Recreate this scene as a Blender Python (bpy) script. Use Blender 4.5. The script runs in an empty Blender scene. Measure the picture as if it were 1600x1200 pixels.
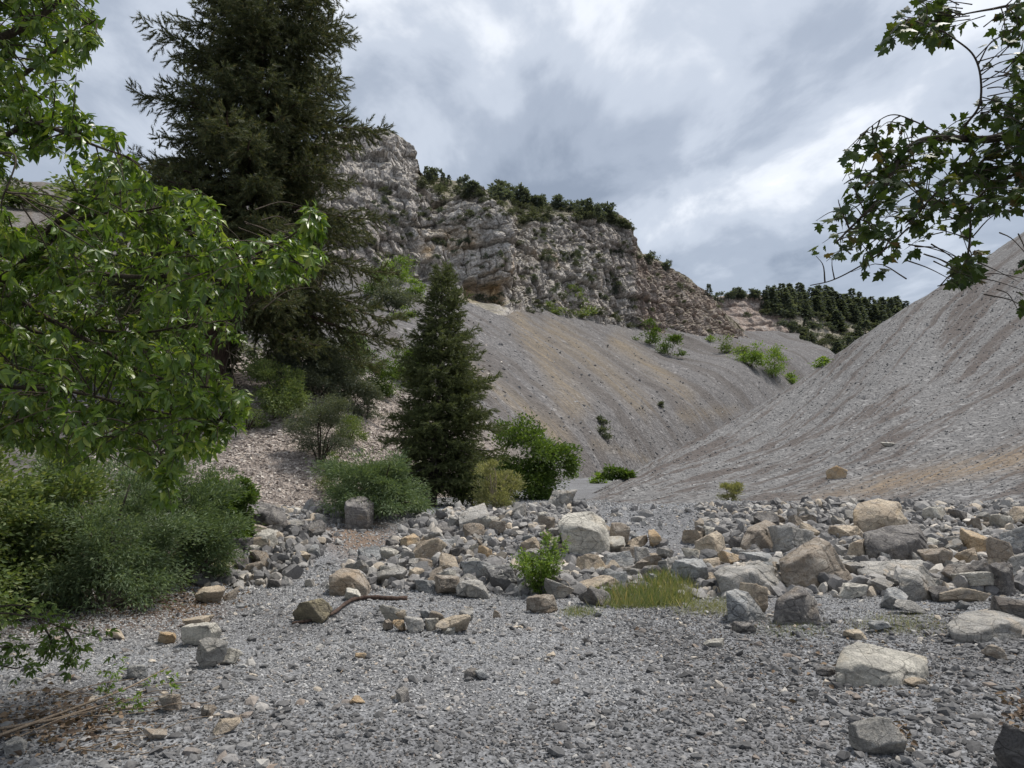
import bpy, bmesh, math, random
import numpy as np
from mathutils import Vector, Matrix
from mathutils.bvhtree import BVHTree

random.seed(7)
RNG = np.random.default_rng(7)
SC = bpy.context.scene
COL = SC.collection

# ------------------------------------------------------------------ camera
FPX, CX, CY, HORIZON = 1150.0, 800.0, 600.0, 730.0      # in pixels of the 1600 x 1200 photograph
PITCH = math.atan((HORIZON - CY) / FPX)
EYE = np.array([0.0, 0.0, 1.6])
cam_data = bpy.data.cameras.new("camera")
cam_data.sensor_width = 36.0
cam_data.lens = 36.0 * FPX / 1600.0
cam_data.clip_start = 0.05
cam_data.clip_end = 6000.0
cam = bpy.data.objects.new("camera", cam_data)
cam.location = EYE.tolist()
cam.rotation_euler = (math.pi / 2 + PITCH, 0, 0)
COL.objects.link(cam)
SC.camera = cam

# ------------------------------------------------------------------ world, sun, exposure
SUN_EL, SUN_AZ = math.radians(66), math.radians(62)      # azimuth to the right of the view axis
world = bpy.data.worlds.new("World")
SC.world = world
world.use_nodes = True
wn, wl = world.node_tree.nodes, world.node_tree.links
wn.clear()
w_out = wn.new('ShaderNodeOutputWorld')
sky = wn.new('ShaderNodeTexSky')
sky.sky_type = 'NISHITA'
sky.sun_disc = False
sky.sun_elevation = SUN_EL
sky.sun_rotation = SUN_AZ
bg_sky = wn.new('ShaderNodeBackground')
bg_sky.inputs['Strength'].default_value = 0.09
wl.new(sky.outputs['Color'], bg_sky.inputs['Color'])
tc = wn.new('ShaderNodeTexCoord')
sep = wn.new('ShaderNodeSeparateXYZ')
wl.new(tc.outputs['Generated'], sep.inputs[0])


def wmath(op, a, b=None):
    n = wn.new('ShaderNodeMath')
    n.operation = op
    for i, v in enumerate((a, b)):
        if v is None:
            continue
        if isinstance(v, (int, float)):
            n.inputs[i].default_value = v
        else:
            wl.new(v, n.inputs[i])
    return n.outputs[0]


zz = wmath('ADD', wmath('MAXIMUM', sep.outputs['Z'], 0.0), 0.16)
comb = wn.new('ShaderNodeCombineXYZ')
wl.new(wmath('DIVIDE', sep.outputs['X'], zz), comb.inputs[0])
wl.new(wmath('DIVIDE', sep.outputs['Y'], zz), comb.inputs[1])


def wnoise(scale, detail, rough, dist, off):
    mp = wn.new('ShaderNodeMapping')
    mp.inputs['Location'].default_value = off
    mp.inputs['Scale'].default_value = (1.25, 0.8, 1)
    mp.inputs['Rotation'].default_value = (0, 0, math.radians(38))
    wl.new(comb.outputs[0], mp.inputs[0])
    n = wn.new('ShaderNodeTexNoise')
    n.inputs['Scale'].default_value = scale
    n.inputs['Detail'].default_value = detail
    n.inputs['Roughness'].default_value = rough
    n.inputs['Distortion'].default_value = dist
    wl.new(mp.outputs[0], n.inputs['Vector'])
    return n.outputs['Fac']


def wramp(src, stops):
    r = wn.new('ShaderNodeValToRGB')
    r.color_ramp.interpolation = 'EASE'
    while len(r.color_ramp.elements) < len(stops):
        r.color_ramp.elements.new(0.5)
    for e, (p, c) in zip(r.color_ramp.elements, stops):
        e.position = p
        e.color = (*c, 1)
    wl.new(src, r.inputs[0])
    return r.outputs[0]


big = wnoise(0.85, 4, 0.5, 0.2, (7.3, 2.2, 0))
fine = wnoise(2.3, 6, 0.55, 0.25, (1.9, 8.1, 0))
cl = wmath('ADD', wmath('MULTIPLY', big, 0.5), wmath('MULTIPLY', fine, 0.5))
cloud_col = wramp(cl, [(0.38, (0.195, 0.228, 0.285)), (0.46, (0.285, 0.322, 0.385)), (0.535, (0.41, 0.448, 0.51)),
                       (0.605, (0.62, 0.645, 0.685)), (0.67, (0.98, 0.98, 0.98))])
bg_cloud = wn.new('ShaderNodeBackground')
bg_cloud.inputs['Strength'].default_value = 1.0
wl.new(cloud_col, bg_cloud.inputs['Color'])
wmix = wn.new('ShaderNodeMixShader')
wmix.inputs[0].default_value = 0.9
wl.new(bg_sky.outputs[0], wmix.inputs[1])
wl.new(bg_cloud.outputs[0], wmix.inputs[2])
wl.new(wmix.outputs[0], w_out.inputs['Surface'])

sun_data = bpy.data.lights.new("sun", 'SUN')
sun_data.energy = 2.8
sun_data.angle = math.radians(12)
sun_data.color = (1.0, 0.95, 0.88)
sun = bpy.data.objects.new("sun", sun_data)
to_sun = Vector((math.sin(SUN_AZ) * math.cos(SUN_EL), math.cos(SUN_AZ) * math.cos(SUN_EL), math.sin(SUN_EL)))
sun.rotation_euler = to_sun.to_track_quat('Z', 'Y').to_euler()
sun.location = (0, 0, 40)
COL.objects.link(sun)

SC.view_settings.view_transform = 'Standard'
SC.view_settings.look = 'None'
SC.view_settings.gamma = 1.0
SC.view_settings.exposure = 0.66
SC.view_settings.use_curve_mapping = False
SC.render.engine = 'CYCLES'
SC.cycles.max_bounces = 6
SC.cycles.diffuse_bounces = 3
SC.cycles.transmission_bounces = 4
SC.cycles.transparent_max_bounces = 4

# ------------------------------------------------------------------ numeric helpers


def hash3(ix, iy, iz, seed=0):
    with np.errstate(over='ignore'):
        h = (ix.astype(np.int64) * 374761393 + iy.astype(np.int64) * 668265263 + iz.astype(np.int64) * 2147483647 + seed * 974634777) & 0xFFFFFFFF
        h = ((h ^ (h >> 13)) * 1274126177) & 0xFFFFFFFF
        h = ((h ^ (h >> 16)) * 2246822519) & 0xFFFFFFFF
        h = h ^ (h >> 15)
    return (h & 0xFFFFFF) / float(0x1000000)


def vnoise(P, seed=0):
    P = np.asarray(P, float)
    I = np.floor(P).astype(np.int64)
    f = P - I
    f = f * f * f * (f * (f * 6 - 15) + 10)
    out = 0
    for dx in (0, 1):
        wx = f[..., 0] if dx else 1 - f[..., 0]
        for dy in (0, 1):
            wy = f[..., 1] if dy else 1 - f[..., 1]
            for dz in (0, 1):
                wz = f[..., 2] if dz else 1 - f[..., 2]
                out = out + wx * wy * wz * hash3(I[..., 0] + dx, I[..., 1] + dy, I[..., 2] + dz, seed)
    return out * 2 - 1


def fbm(P, oct=4, seed=0, gain=0.5):
    P = np.asarray(P, float)
    a, s, o = 1.0, 0.0, 0.0
    for k in range(oct):
        o = o + a * vnoise(P * (2.03 ** k) + 17.3 * k, seed + k)
        s += a
        a *= gain
    return o / s


def worley(P, seed=0):
    """distance to nearest, second nearest feature point and a random value of the nearest cell"""
    P = np.asarray(P, float)
    I = np.floor(P).astype(np.int64)
    d1 = np.full(P.shape[:-1], 9.0)
    d2 = np.full(P.shape[:-1], 9.0)
    cid = np.zeros(P.shape[:-1])
    for dx in (-1, 0, 1):
        for dy in (-1, 0, 1):
            for dz in (-1, 0, 1):
                cx, cy, cz = I[..., 0] + dx, I[..., 1] + dy, I[..., 2] + dz
                q = np.stack([cx + hash3(cx, cy, cz, seed), cy + hash3(cx, cy, cz, seed + 1), cz + hash3(cx, cy, cz, seed + 2)], -1)
                d = np.sqrt(((q - P) ** 2).sum(-1))
                c = hash3(cx, cy, cz, seed + 3)
                near = d < d1
                d2 = np.where(near, d1, np.minimum(d2, d))
                cid = np.where(near, c, cid)
                d1 = np.where(near, d, d1)
    return d1, d2, cid


def smooth(a, b, x):
    t = np.clip((x - a) / (b - a), 0, 1)
    return t * t * (3 - 2 * t)


CP, SP = math.cos(PITCH), math.sin(PITCH)


def ray(px, py):
    u = (np.asarray(px, float) - CX) / FPX
    v = (CY - np.asarray(py, float)) / FPX
    d = np.stack([u, CP - v * SP, SP + v * CP], -1)
    return d / d[..., 1:2]                                # scaled so that y = 1


def at(px, py, Y):
    return EYE + ray(px, py) * np.asarray(Y, float)[..., None]


def project(P):
    P = np.asarray(P, float) - EYE
    f = P[..., 1] * CP + P[..., 2] * SP
    v = -P[..., 1] * SP + P[..., 2] * CP
    f = np.where(f < 1e-3, 1e-3, f)
    return CX + FPX * P[..., 0] / f, CY - FPX * v / f


def in_poly(px, py, poly):
    inside = np.zeros(np.shape(px), bool)
    n = len(poly)
    for i in range(n):
        x0, y0 = poly[i]
        x1, y1 = poly[(i + 1) % n]
        c = ((y0 > py) != (y1 > py)) & (px < (x1 - x0) * (py - y0) / ((y1 - y0) + 1e-9) + x0)
        inside ^= c
    return inside

# ------------------------------------------------------------------ object helpers


def mesh_np(name, V, F, mat=None, parent=None, smooth_shade=False, uv=None, tint=None, loc=None):
    V = np.asarray(V, np.float32)
    Fs = F if isinstance(F, (list, tuple)) else [F]
    Fs = [np.asarray(f, np.int32) for f in Fs if len(f)]
    me = bpy.data.meshes.new(name)
    me.vertices.add(len(V))
    me.vertices.foreach_set('co', V.ravel())
    loops = np.concatenate([f.ravel() for f in Fs])
    starts, o = [], 0
    for f in Fs:
        starts.append(o + np.arange(len(f)) * f.shape[1])
        o += f.size
    starts = np.concatenate(starts).astype(np.int32)
    me.loops.add(len(loops))
    me.loops.foreach_set('vertex_index', loops)
    me.polygons.add(len(starts))
    me.polygons.foreach_set('loop_start', starts)
    me.polygons.foreach_set('use_smooth', np.full(len(starts), bool(smooth_shade)))
    if uv is not None:
        lay = me.uv_layers.new(name='UVMap')
        lay.data.foreach_set('uv', np.asarray(uv, np.float32)[loops].ravel())
    if tint is not None:
        a = me.color_attributes.new('tint', 'FLOAT_COLOR', 'POINT')
        c = np.ones((len(V), 4), np.float32)
        c[:, :3] = tint
        a.data.foreach_set('color', c.ravel())
    me.update(calc_edges=True)
    if mat:
        me.materials.append(mat)
    ob = bpy.data.objects.new(name, me)
    COL.objects.link(ob)
    if parent:
        ob.parent = parent
    if loc is not None:
        ob.location = [float(c) for c in loc]
    return ob


def tag(o, label=None, cat=None, group=None, kind=None):
    if label: o['label'] = label
    if cat: o['category'] = cat
    if group: o['group'] = group
    if kind: o['kind'] = kind
    return o


def thing(name, label, cat, loc, group=None, rz=0.0, scale=1.0):
    o = bpy.data.objects.new(name, None)
    o.empty_display_size = 0.3
    COL.objects.link(o)
    o.location = [float(c) for c in loc]
    o.rotation_euler = (0, 0, rz)
    o.scale = (scale,) * 3 if isinstance(scale, (int, float)) else scale
    return tag(o, label, cat, group)


def copy_thing(root, loc, rz, scale, label=None, group=None):
    r = root.copy()
    COL.objects.link(r)
    r.location = [float(c) for c in loc]
    r.rotation_euler = (0, 0, rz)
    r.scale = (scale,) * 3 if isinstance(scale, (int, float)) else scale
    if label: r['label'] = label
    if group: r['group'] = group
    for ch in list(root.children):
        c = ch.copy()
        COL.objects.link(c)
        c.parent = r
        for g in list(ch.children):
            d = g.copy()
            COL.objects.link(d)
            d.parent = c
    return r


class Bag:
    """collects pieces into one vertex / face list"""
    def __init__(self):
        self.V, self.T, self.Q, self.n = [], [], [], 0

    def add(self, V, F):
        F = np.asarray(F)
        self.V.append(np.asarray(V, float))
        (self.T if F.shape[1] == 3 else self.Q).append(F + self.n)
        self.n += len(V)

    def get(self):
        V = np.concatenate(self.V)
        return V, [np.concatenate(x) for x in (self.T, self.Q) if x]


def tube(P, R, seg=6):
    P = np.asarray(P, float)
    R = np.asarray(R, float) * np.ones(len(P))
    T = np.gradient(P, axis=0)
    T /= np.linalg.norm(T, axis=1, keepdims=True) + 1e-9
    up = np.array([0.31, 0.17, 0.93]) if abs(T[0][2]) < 0.9 else np.array([1.0, 0.2, 0])
    A = np.cross(T, up)
    A /= np.linalg.norm(A, axis=1, keepdims=True) + 1e-9
    B = np.cross(T, A)
    th = np.linspace(0, 2 * math.pi, seg, endpoint=False)
    V = P[:, None, :] + R[:, None, None] * (np.cos(th)[None, :, None] * A[:, None, :] + np.sin(th)[None, :, None] * B[:, None, :])
    n = len(P)
    i = np.arange(n - 1)[:, None] * seg
    j = np.arange(seg)[None, :]
    k = (j + 1) % seg
    F = np.stack([i + j, i + k, i + seg + k, i + seg + j], -1).reshape(-1, 4)
    V = V.reshape(-1, 3)
    V = np.concatenate([V, P[-1:]])
    last = (n - 1) * seg
    tip = np.stack([last + np.arange(seg), last + (np.arange(seg) + 1) % seg, np.full(seg, n * seg), np.full(seg, n * seg)], -1)
    return V, np.concatenate([F, tip])


def tube_tri(P, R, seg=6):
    V, F = tube(P, R, seg)
    T = np.concatenate([F[:, [0, 1, 2]], F[:, [0, 2, 3]]])
    T = T[(T[:, 0] != T[:, 1]) & (T[:, 1] != T[:, 2]) & (T[:, 0] != T[:, 2])]
    return V, T


def catmull(P, n):
    P = np.asarray(P, float)
    Q = np.concatenate([2 * P[:1] - P[1:2], P, 2 * P[-1:] - P[-2:-1]])
    t = np.linspace(0, len(P) - 1, n)
    i = np.minimum(t.astype(int), len(P) - 2)
    f = (t - i).reshape((-1,) + (1,) * (P.ndim - 1))
    p0, p1, p2, p3 = Q[i], Q[i + 1], Q[i + 2], Q[i + 3]
    return 0.5 * (2 * p1 + (p2 - p0) * f + (2 * p0 - 5 * p1 + 4 * p2 - p3) * f ** 2 + (3 * p1 - p0 - 3 * p2 + p3) * f ** 3)


def frames(D, roll):
    D = D / (np.linalg.norm(D, axis=1, keepdims=True) + 1e-9)
    up = np.where(np.abs(D[:, 2:3]) > 0.95, np.array([[1.0, 0, 0]]), np.array([[0, 0, 1.0]]))
    X = np.cross(D, up)
    X /= np.linalg.norm(X, axis=1, keepdims=True) + 1e-9
    Z = np.cross(X, D)
    c, s = np.cos(roll)[:, None], np.sin(roll)[:, None]
    return c * X + s * Z, D, -s * X + c * Z                # right, along, up


def scatter(tv, tf, pos, D, roll, scale):
    """copies of a template (y along D) at every position, as one vertex / face list"""
    tv = np.asarray(tv, float)
    tf = np.asarray(tf)
    X, Y, Z = frames(np.asarray(D, float), np.asarray(roll, float))
    sc = np.asarray(scale, float)
    if sc.ndim == 1:
        sc = sc[:, None] * np.ones(3)
    L = tv[None] * sc[:, None, :]
    V = pos[:, None, :] + L[..., 0:1] * X[:, None, :] + L[..., 1:2] * Y[:, None, :] + L[..., 2:3] * Z[:, None, :]
    n = len(pos)
    F = tf[None] + (np.arange(n) * len(tv))[:, None, None]
    return V.reshape(-1, 3), F.reshape(-1, tf.shape[1])


def rand_dirs(n, rng=RNG):
    v = rng.normal(size=(n, 3))
    return v / (np.linalg.norm(v, axis=1, keepdims=True) + 1e-9)

# ------------------------------------------------------------------ materials


class Mat:
    def __init__(self, name, rough=0.85, spec=0.3):
        self.m = bpy.data.materials.new(name)
        self.m.use_nodes = True
        self.t = self.m.node_tree
        self.b = self.t.nodes['Principled BSDF']
        self.b.inputs['Roughness'].default_value = rough
        self.b.inputs['Specular IOR Level'].default_value = spec
        self.coord = None

    def n(self, kind, **kw):
        nd = self.t.nodes.new('ShaderNode' + kind)
        for k, v in kw.items():
            setattr(nd, k, v)
        return nd

    def put(self, sock, v):
        if isinstance(v, bpy.types.NodeSocket):
            self.t.links.new(v, sock)
        elif isinstance(v, (tuple, list)) and sock.type == 'RGBA' and len(v) == 3:
            sock.default_value = (*v, 1)
        else:
            sock.default_value = v

    def obj_co(self, per_object=False):
        co = self.n('TexCoord').outputs['Object']
        if per_object:
            a = self.n('VectorMath', operation='ADD')
            self.put(a.inputs[0], co)
            m = self.n('VectorMath', operation='SCALE')
            m.inputs[0].default_value = (37.0, 53.0, 71.0)
            self.put(m.inputs['Scale'], self.n('ObjectInfo').outputs['Random'])
            self.put(a.inputs[1], m.outputs[0])
            co = a.outputs[0]
        return co

    def mapping(self, co, scale=(1, 1, 1), rot=(0, 0, 0)):
        m = self.n('Mapping')
        self.put(m.inputs[0], co)
        m.inputs['Scale'].default_value = scale
        m.inputs['Rotation'].default_value = rot
        return m.outputs[0]

    def noise(self, co, scale, detail=4, rough=0.55, dist=0.0):
        t = self.n('TexNoise')
        self.put(t.inputs['Vector'], co)
        t.inputs['Scale'].default_value = scale
        t.inputs['Detail'].default_value = detail
        t.inputs['Roughness'].default_value = rough
        t.inputs['Distortion'].default_value = dist
        return t.outputs['Fac']

    def voro(self, co, scale, feature='F1', out='Distance'):
        t = self.n('TexVoronoi', feature=feature)
        self.put(t.inputs['Vector'], co)
        t.inputs['Scale'].default_value = scale
        return t.outputs[out]

    def ramp(self, src, stops):
        r = self.n('ValToRGB')
        while len(r.color_ramp.elements) < len(stops):
            r.color_ramp.elements.new(0.5)
        for e, (p, c) in zip(r.color_ramp.elements, stops):
            e.position = p
            e.color = (c, c, c, 1) if isinstance(c, (int, float)) else (*c, 1)
        self.put(r.inputs[0], src)
        return r.outputs[0]

    def mix(self, fac, a, b, mode='MIX'):
        m = self.n('Mix', data_type='RGBA', blend_type=mode)
        self.put(m.inputs[0], fac)
        self.put(m.inputs[6], a)
        self.put(m.inputs[7], b)
        return m.outputs[2]

    def math(self, op, a, b=0.0, clamp=False):
        m = self.n('Math', operation=op, use_clamp=clamp)
        self.put(m.inputs[0], a)
        self.put(m.inputs[1], b)
        return m.outputs[0]

    def bump(self, height, dist, strength=1.0, prev=None):
        b = self.n('Bump')
        b.inputs['Distance'].default_value = dist
        b.inputs['Strength'].default_value = strength
        self.put(b.inputs['Height'], height)
        if prev is not None:
            self.put(b.inputs['Normal'], prev)
        self.put(self.b.inputs['Normal'], b.outputs[0])
        return b.outputs[0]

    def color(self, c):
        self.put(self.b.inputs['Base Color'], c)

    def tint(self):
        s = self.n('SeparateColor')
        self.put(s.inputs[0], self.n('Attribute', attribute_name='tint').outputs['Color'])
        return s.outputs


def leaf_mat(name, stops, trans=0.35, rough=0.45, spec=0.35):
    M = Mat(name, rough, spec)
    rnd = M.n('NewGeometry').outputs['Random Per Island']
    c = M.ramp(rnd, stops)
    M.color(c)
    tr = M.n('BsdfTranslucent')
    M.put(tr.inputs['Color'], M.mix(1.0, c, (1.25, 1.25, 0.55), 'MULTIPLY'))
    ms = M.n('MixShader')
    ms.inputs[0].default_value = trans
    M.put(ms.inputs[1], M.b.outputs[0])
    M.put(ms.inputs[2], tr.outputs[0])
    out = [x for x in M.t.nodes if x.type == 'OUTPUT_MATERIAL'][0]
    M.t.links.new(ms.outputs[0], out.inputs['Surface'])
    return M.m


def stone_mat(name, stops, rough=0.85):
    """loose stones: every stone its own shade"""
    M = Mat(name, rough, 0.25)
    rnd = M.n('NewGeometry').outputs['Random Per Island']
    c = M.ramp(rnd, stops)
    co = M.obj_co()
    n = M.noise(co, 45, 3)
    M.color(M.mix(1.0, c, M.ramp(n, [(0.3, 0.75), (0.7, 1.2)]), 'MULTIPLY'))
    M.bump(M.noise(co, 90, 3), 0.004, 0.6)
    return M.m


def rock_mat(name, a, b, c, spot=0.0, stain=(0.42, 0.24, 0.10), vein=0.0, scale=1.0):
    """boulder: broad patches of two tones, grain, cracks and rusty stains"""
    M = Mat(name, 0.88, 0.25)
    co = M.obj_co(True)
    co = M.mapping(co, (scale, scale, scale * 1.3))
    p1 = M.noise(co, 2.6, 6, 0.62, 0.6)
    base = M.mix(M.ramp(p1, [(0.42, 0.0), (0.57, 1.0)]), a, b)
    p2 = M.noise(co, 5.5, 7, 0.7, 1.2)
    base = M.mix(M.ramp(p2, [(0.5, 0.0), (0.66, 0.85)]), base, c)
    if spot:
        p3 = M.noise(co, 2.1, 5, 0.6, 0.3)
        base = M.mix(M.math('MULTIPLY', M.ramp(p3, [(0.56, 0.0), (0.68, 1.0)]), spot), base, stain)
    if vein:
        wv = M.noise(co, 3.0, 3, 0.5, 2.0)
        base = M.mix(M.math('MULTIPLY', M.ramp(wv, [(0.485, 0.0), (0.5, 1.0), (0.515, 0.0)]), vein), base, (0.62, 0.60, 0.56))
    grain = M.noise(co, 55, 5, 0.75)
    base = M.mix(1.0, base, M.ramp(grain, [(0.28, 0.58), (0.72, 1.40)]), 'MULTIPLY')
    crack = M.voro(M.mapping(co, (1, 1, 1.7)), 4.2, 'DISTANCE_TO_EDGE')
    wob = M.noise(co, 4, 4, 0.6)
    ck = M.ramp(M.math('ADD', crack, M.math('MULTIPLY', wob, 0.10)), [(0.045, 0.0), (0.075, 1.0)])
    base = M.mix(1.0, base, M.ramp(ck, [(0.0, 0.55), (1.0, 1.0)]), 'MULTIPLY')
    base = M.mix(1.0, base, (1.18, 1.16, 1.12), 'MULTIPLY')
    M.color(base)
    nb = M.bump(ck, 0.03, 0.7)
    nb = M.bump(p2, 0.10, 0.75, nb)
    M.bump(grain, 0.02, 0.9, nb)
    return M.m


def bark_mat(name, a, b, scale=1.0):
    M = Mat(name, 0.95, 0.15)
    co = M.mapping(M.obj_co(True), (9 * scale, 9 * scale, 1.6 * scale))
    n = M.noise(co, 2.2, 6, 0.65, 0.4)
    M.color(M.mix(M.ramp(n, [(0.35, 0.0), (0.65, 1.0)]), a, b))
    M.bump(n, 0.03 / scale, 0.9)
    return M.m


MAT = {}
MAT['rock_grey'] = rock_mat('rock_grey', (0.24, 0.235, 0.225), (0.38, 0.37, 0.355), (0.47, 0.44, 0.395), 0.35, (0.42, 0.31, 0.19))
MAT['rock_dark'] = rock_mat('rock_dark', (0.115, 0.11, 0.11), (0.21, 0.20, 0.195), (0.33, 0.31, 0.285), 0.3, (0.33, 0.25, 0.17))
MAT['rock_slate'] = rock_mat('rock_slate', (0.19, 0.198, 0.208), (0.33, 0.34, 0.348), (0.45, 0.445, 0.43), 0.15, (0.40, 0.33, 0.23), vein=0.3)
MAT['rock_tan'] = rock_mat('rock_tan', (0.36, 0.30, 0.235), (0.50, 0.43, 0.34), (0.29, 0.265, 0.24), 0.4, (0.52, 0.385, 0.22))
MAT['rock_brown'] = rock_mat('rock_brown', (0.21, 0.18, 0.15), (0.33, 0.285, 0.24), (0.42, 0.39, 0.35), 0.4, (0.40, 0.29, 0.18))
MAT['rock_pale'] = rock_mat('rock_pale', (0.40, 0.385, 0.35), (0.55, 0.53, 0.48), (0.30, 0.29, 0.27), 0.3, (0.50, 0.40, 0.26))
MAT['rock_rust'] = rock_mat('rock_rust', (0.43, 0.31, 0.19), (0.50, 0.40, 0.28), (0.31, 0.27, 0.23), 0.5, (0.46, 0.27, 0.12))
MAT['rock_vein'] = rock_mat('rock_vein', (0.12, 0.12, 0.125), (0.19, 0.19, 0.19), (0.25, 0.245, 0.24), 0.0, vein=0.9)
MAT['rock_moss'] = rock_mat('rock_moss', (0.24, 0.215, 0.16), (0.33, 0.29, 0.20), (0.13, 0.115, 0.10), 0.5, (0.34, 0.30, 0.14), scale=1.6)
MAT['bark_red'] = bark_mat('bark_red', (0.045, 0.030, 0.025), (0.12, 0.085, 0.068))
MAT['bark_grey'] = bark_mat('bark_grey', (0.06, 0.05, 0.042), (0.16, 0.14, 0.12), 2.0)
MAT['bark_twig'] = bark_mat('bark_twig', (0.035, 0.028, 0.022), (0.085, 0.07, 0.052), 5.0)
MAT['bark_pale'] = bark_mat('bark_pale', (0.22, 0.18, 0.13), (0.36, 0.30, 0.22), 5.0)
MAT['dry_wood'] = bark_mat('dry_wood', (0.15, 0.115, 0.085), (0.29, 0.23, 0.17), 5.0)

MAT['leaf_boxelder'] = leaf_mat('leaf_boxelder', [(0.0, (0.055, 0.100, 0.016)), (0.5, (0.095, 0.165, 0.024)), (0.85, (0.16, 0.23, 0.036)), (1.0, (0.27, 0.32, 0.065))], 0.40, 0.36, 0.55)
MAT['leaf_maple'] = leaf_mat('leaf_maple', [(0.0, (0.026, 0.046, 0.012)), (0.6, (0.045, 0.074, 0.016)), (0.9, (0.075, 0.105, 0.02)), (1.0, (0.10, 0.065, 0.025))], 0.3, 0.45, 0.3)
MAT['needle_fir'] = leaf_mat('needle_fir', [(0.0, (0.048, 0.064, 0.036)), (0.6, (0.096, 0.112, 0.054)), (0.90, (0.15, 0.155, 0.072)), (1.0, (0.20, 0.15, 0.08))], 0.25, 0.6, 0.2)
MAT['needle_spruce'] = leaf_mat('needle_spruce', [(0.0, (0.055, 0.074, 0.036)), (0.6, (0.105, 0.128, 0.055)), (1.0, (0.17, 0.18, 0.08))], 0.3, 0.6, 0.2)
MAT['needle_far'] = leaf_mat('needle_far', [(0.0, (0.070, 0.088, 0.080)), (0.6, (0.110, 0.132, 0.110)), (1.0, (0.155, 0.172, 0.132))], 0.3, 0.7, 0.1)  # paler blue-green: distance haze put into the needle colour
MAT['leaf_willow'] = leaf_mat('leaf_willow', [(0.0, (0.080, 0.120, 0.062)), (0.6, (0.130, 0.185, 0.095)), (1.0, (0.21, 0.26, 0.14))], 0.3, 0.5, 0.3)
MAT['leaf_olive'] = leaf_mat('leaf_olive', [(0.0, (0.085, 0.13, 0.045)), (0.6, (0.145, 0.195, 0.07)), (1.0, (0.23, 0.26, 0.105))], 0.35, 0.5, 0.3)
MAT['leaf_bright'] = leaf_mat('leaf_bright', [(0.0, (0.095, 0.165, 0.028)), (0.6, (0.15, 0.235, 0.042)), (1.0, (0.25, 0.32, 0.075))], 0.42, 0.45, 0.3)
MAT['leaf_deep'] = leaf_mat('leaf_deep', [(0.0, (0.055, 0.095, 0.022)), (0.6, (0.09, 0.145, 0.032)), (1.0, (0.15, 0.21, 0.05))], 0.35, 0.45, 0.3)
MAT['leaf_sage'] = leaf_mat('leaf_sage', [(0.0, (0.075, 0.095, 0.065)), (0.6, (0.12, 0.14, 0.095)), (1.0, (0.18, 0.19, 0.13))], 0.25, 0.6, 0.2)
MAT['leaf_far'] = leaf_mat('leaf_far', [(0.0, (0.075, 0.088, 0.062)), (0.6, (0.115, 0.13, 0.088)), (1.0, (0.17, 0.18, 0.125))], 0.2, 0.7, 0.1)
MAT['leaf_straw'] = leaf_mat('leaf_straw', [(0.0, (0.18, 0.195, 0.09)), (0.6, (0.27, 0.275, 0.14)), (1.0, (0.40, 0.375, 0.22))], 0.35, 0.6, 0.2)
MAT['grass_green'] = leaf_mat('grass_green', [(0.0, (0.11, 0.15, 0.06)), (0.55, (0.18, 0.225, 0.09)), (0.8, (0.28, 0.27, 0.14)), (1.0, (0.44, 0.34, 0.19))], 0.35, 0.6, 0.2)
MAT['leaf_dead'] = leaf_mat('leaf_dead', [(0.0, (0.075, 0.055, 0.042)), (0.5, (0.14, 0.098, 0.068)), (1.0, (0.25, 0.18, 0.12))], 0.15, 0.7, 0.2)

MAT['gravel'] = stone_mat('gravel', [(0.0, (0.175, 0.173, 0.172)), (0.35, (0.275, 0.273, 0.272)), (0.80, (0.365, 0.363, 0.362)), (0.94, (0.45, 0.447, 0.44)), (0.975, (0.36, 0.30, 0.24)), (1.0, (0.54, 0.53, 0.51))])
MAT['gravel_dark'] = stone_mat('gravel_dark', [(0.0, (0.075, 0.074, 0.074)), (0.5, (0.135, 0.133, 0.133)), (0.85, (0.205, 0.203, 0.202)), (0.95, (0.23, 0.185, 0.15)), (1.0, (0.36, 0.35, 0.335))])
MAT['rubble'] = stone_mat('rubble', [(0.0, (0.13, 0.126, 0.124)), (0.5, (0.25, 0.24, 0.232)), (0.8, (0.35, 0.335, 0.312)), (0.93, (0.42, 0.355, 0.275)), (1.0, (0.54, 0.51, 0.465))])
MAT['rubble_dark'] = stone_mat('rubble_dark', [(0.0, (0.085, 0.083, 0.083)), (0.5, (0.16, 0.155, 0.152)), (0.85, (0.24, 0.23, 0.22)), (0.95, (0.32, 0.27, 0.21)), (1.0, (0.42, 0.40, 0.37))])
MAT['scree_near'] = stone_mat('scree_near', [(0.0, (0.18, 0.152, 0.135)), (0.5, (0.29, 0.25, 0.222)), (0.85, (0.40, 0.355, 0.32)), (1.0, (0.66, 0.61, 0.54))])
MAT['scree_right'] = stone_mat('scree_right', [(0.0, (0.135, 0.133, 0.132)), (0.5, (0.18, 0.177, 0.176)), (0.85, (0.225, 0.221, 0.218)), (1.0, (0.35, 0.34, 0.33))])


def ground_mat():
    M = Mat('gravel_bed', 0.95, 0.15)
    co = M.obj_co()
    s = M.voro(co, 38, 'F1', 'Color')
    sv = M.math('MULTIPLY', M.ramp(s, [(0.0, 0.55), (1.0, 1.35)]), 1.0)
    big = M.noise(co, 0.55, 4, 0.6)
    base = M.mix(M.ramp(big, [(0.4, 0.0), (0.62, 1.0)]), (0.17, 0.17, 0.175), (0.235, 0.24, 0.25))
    r = M.tint()
    base = M.mix(r[0], base, (0.20, 0.15, 0.115))           # bare soil
    base = M.mix(r[1], base, (0.11, 0.075, 0.055))          # leaf litter
    M.color(M.mix(1.0, base, sv, 'MULTIPLY'))
    M.bump(M.voro(co, 38), 0.03, 0.8)
    return M.m


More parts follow.
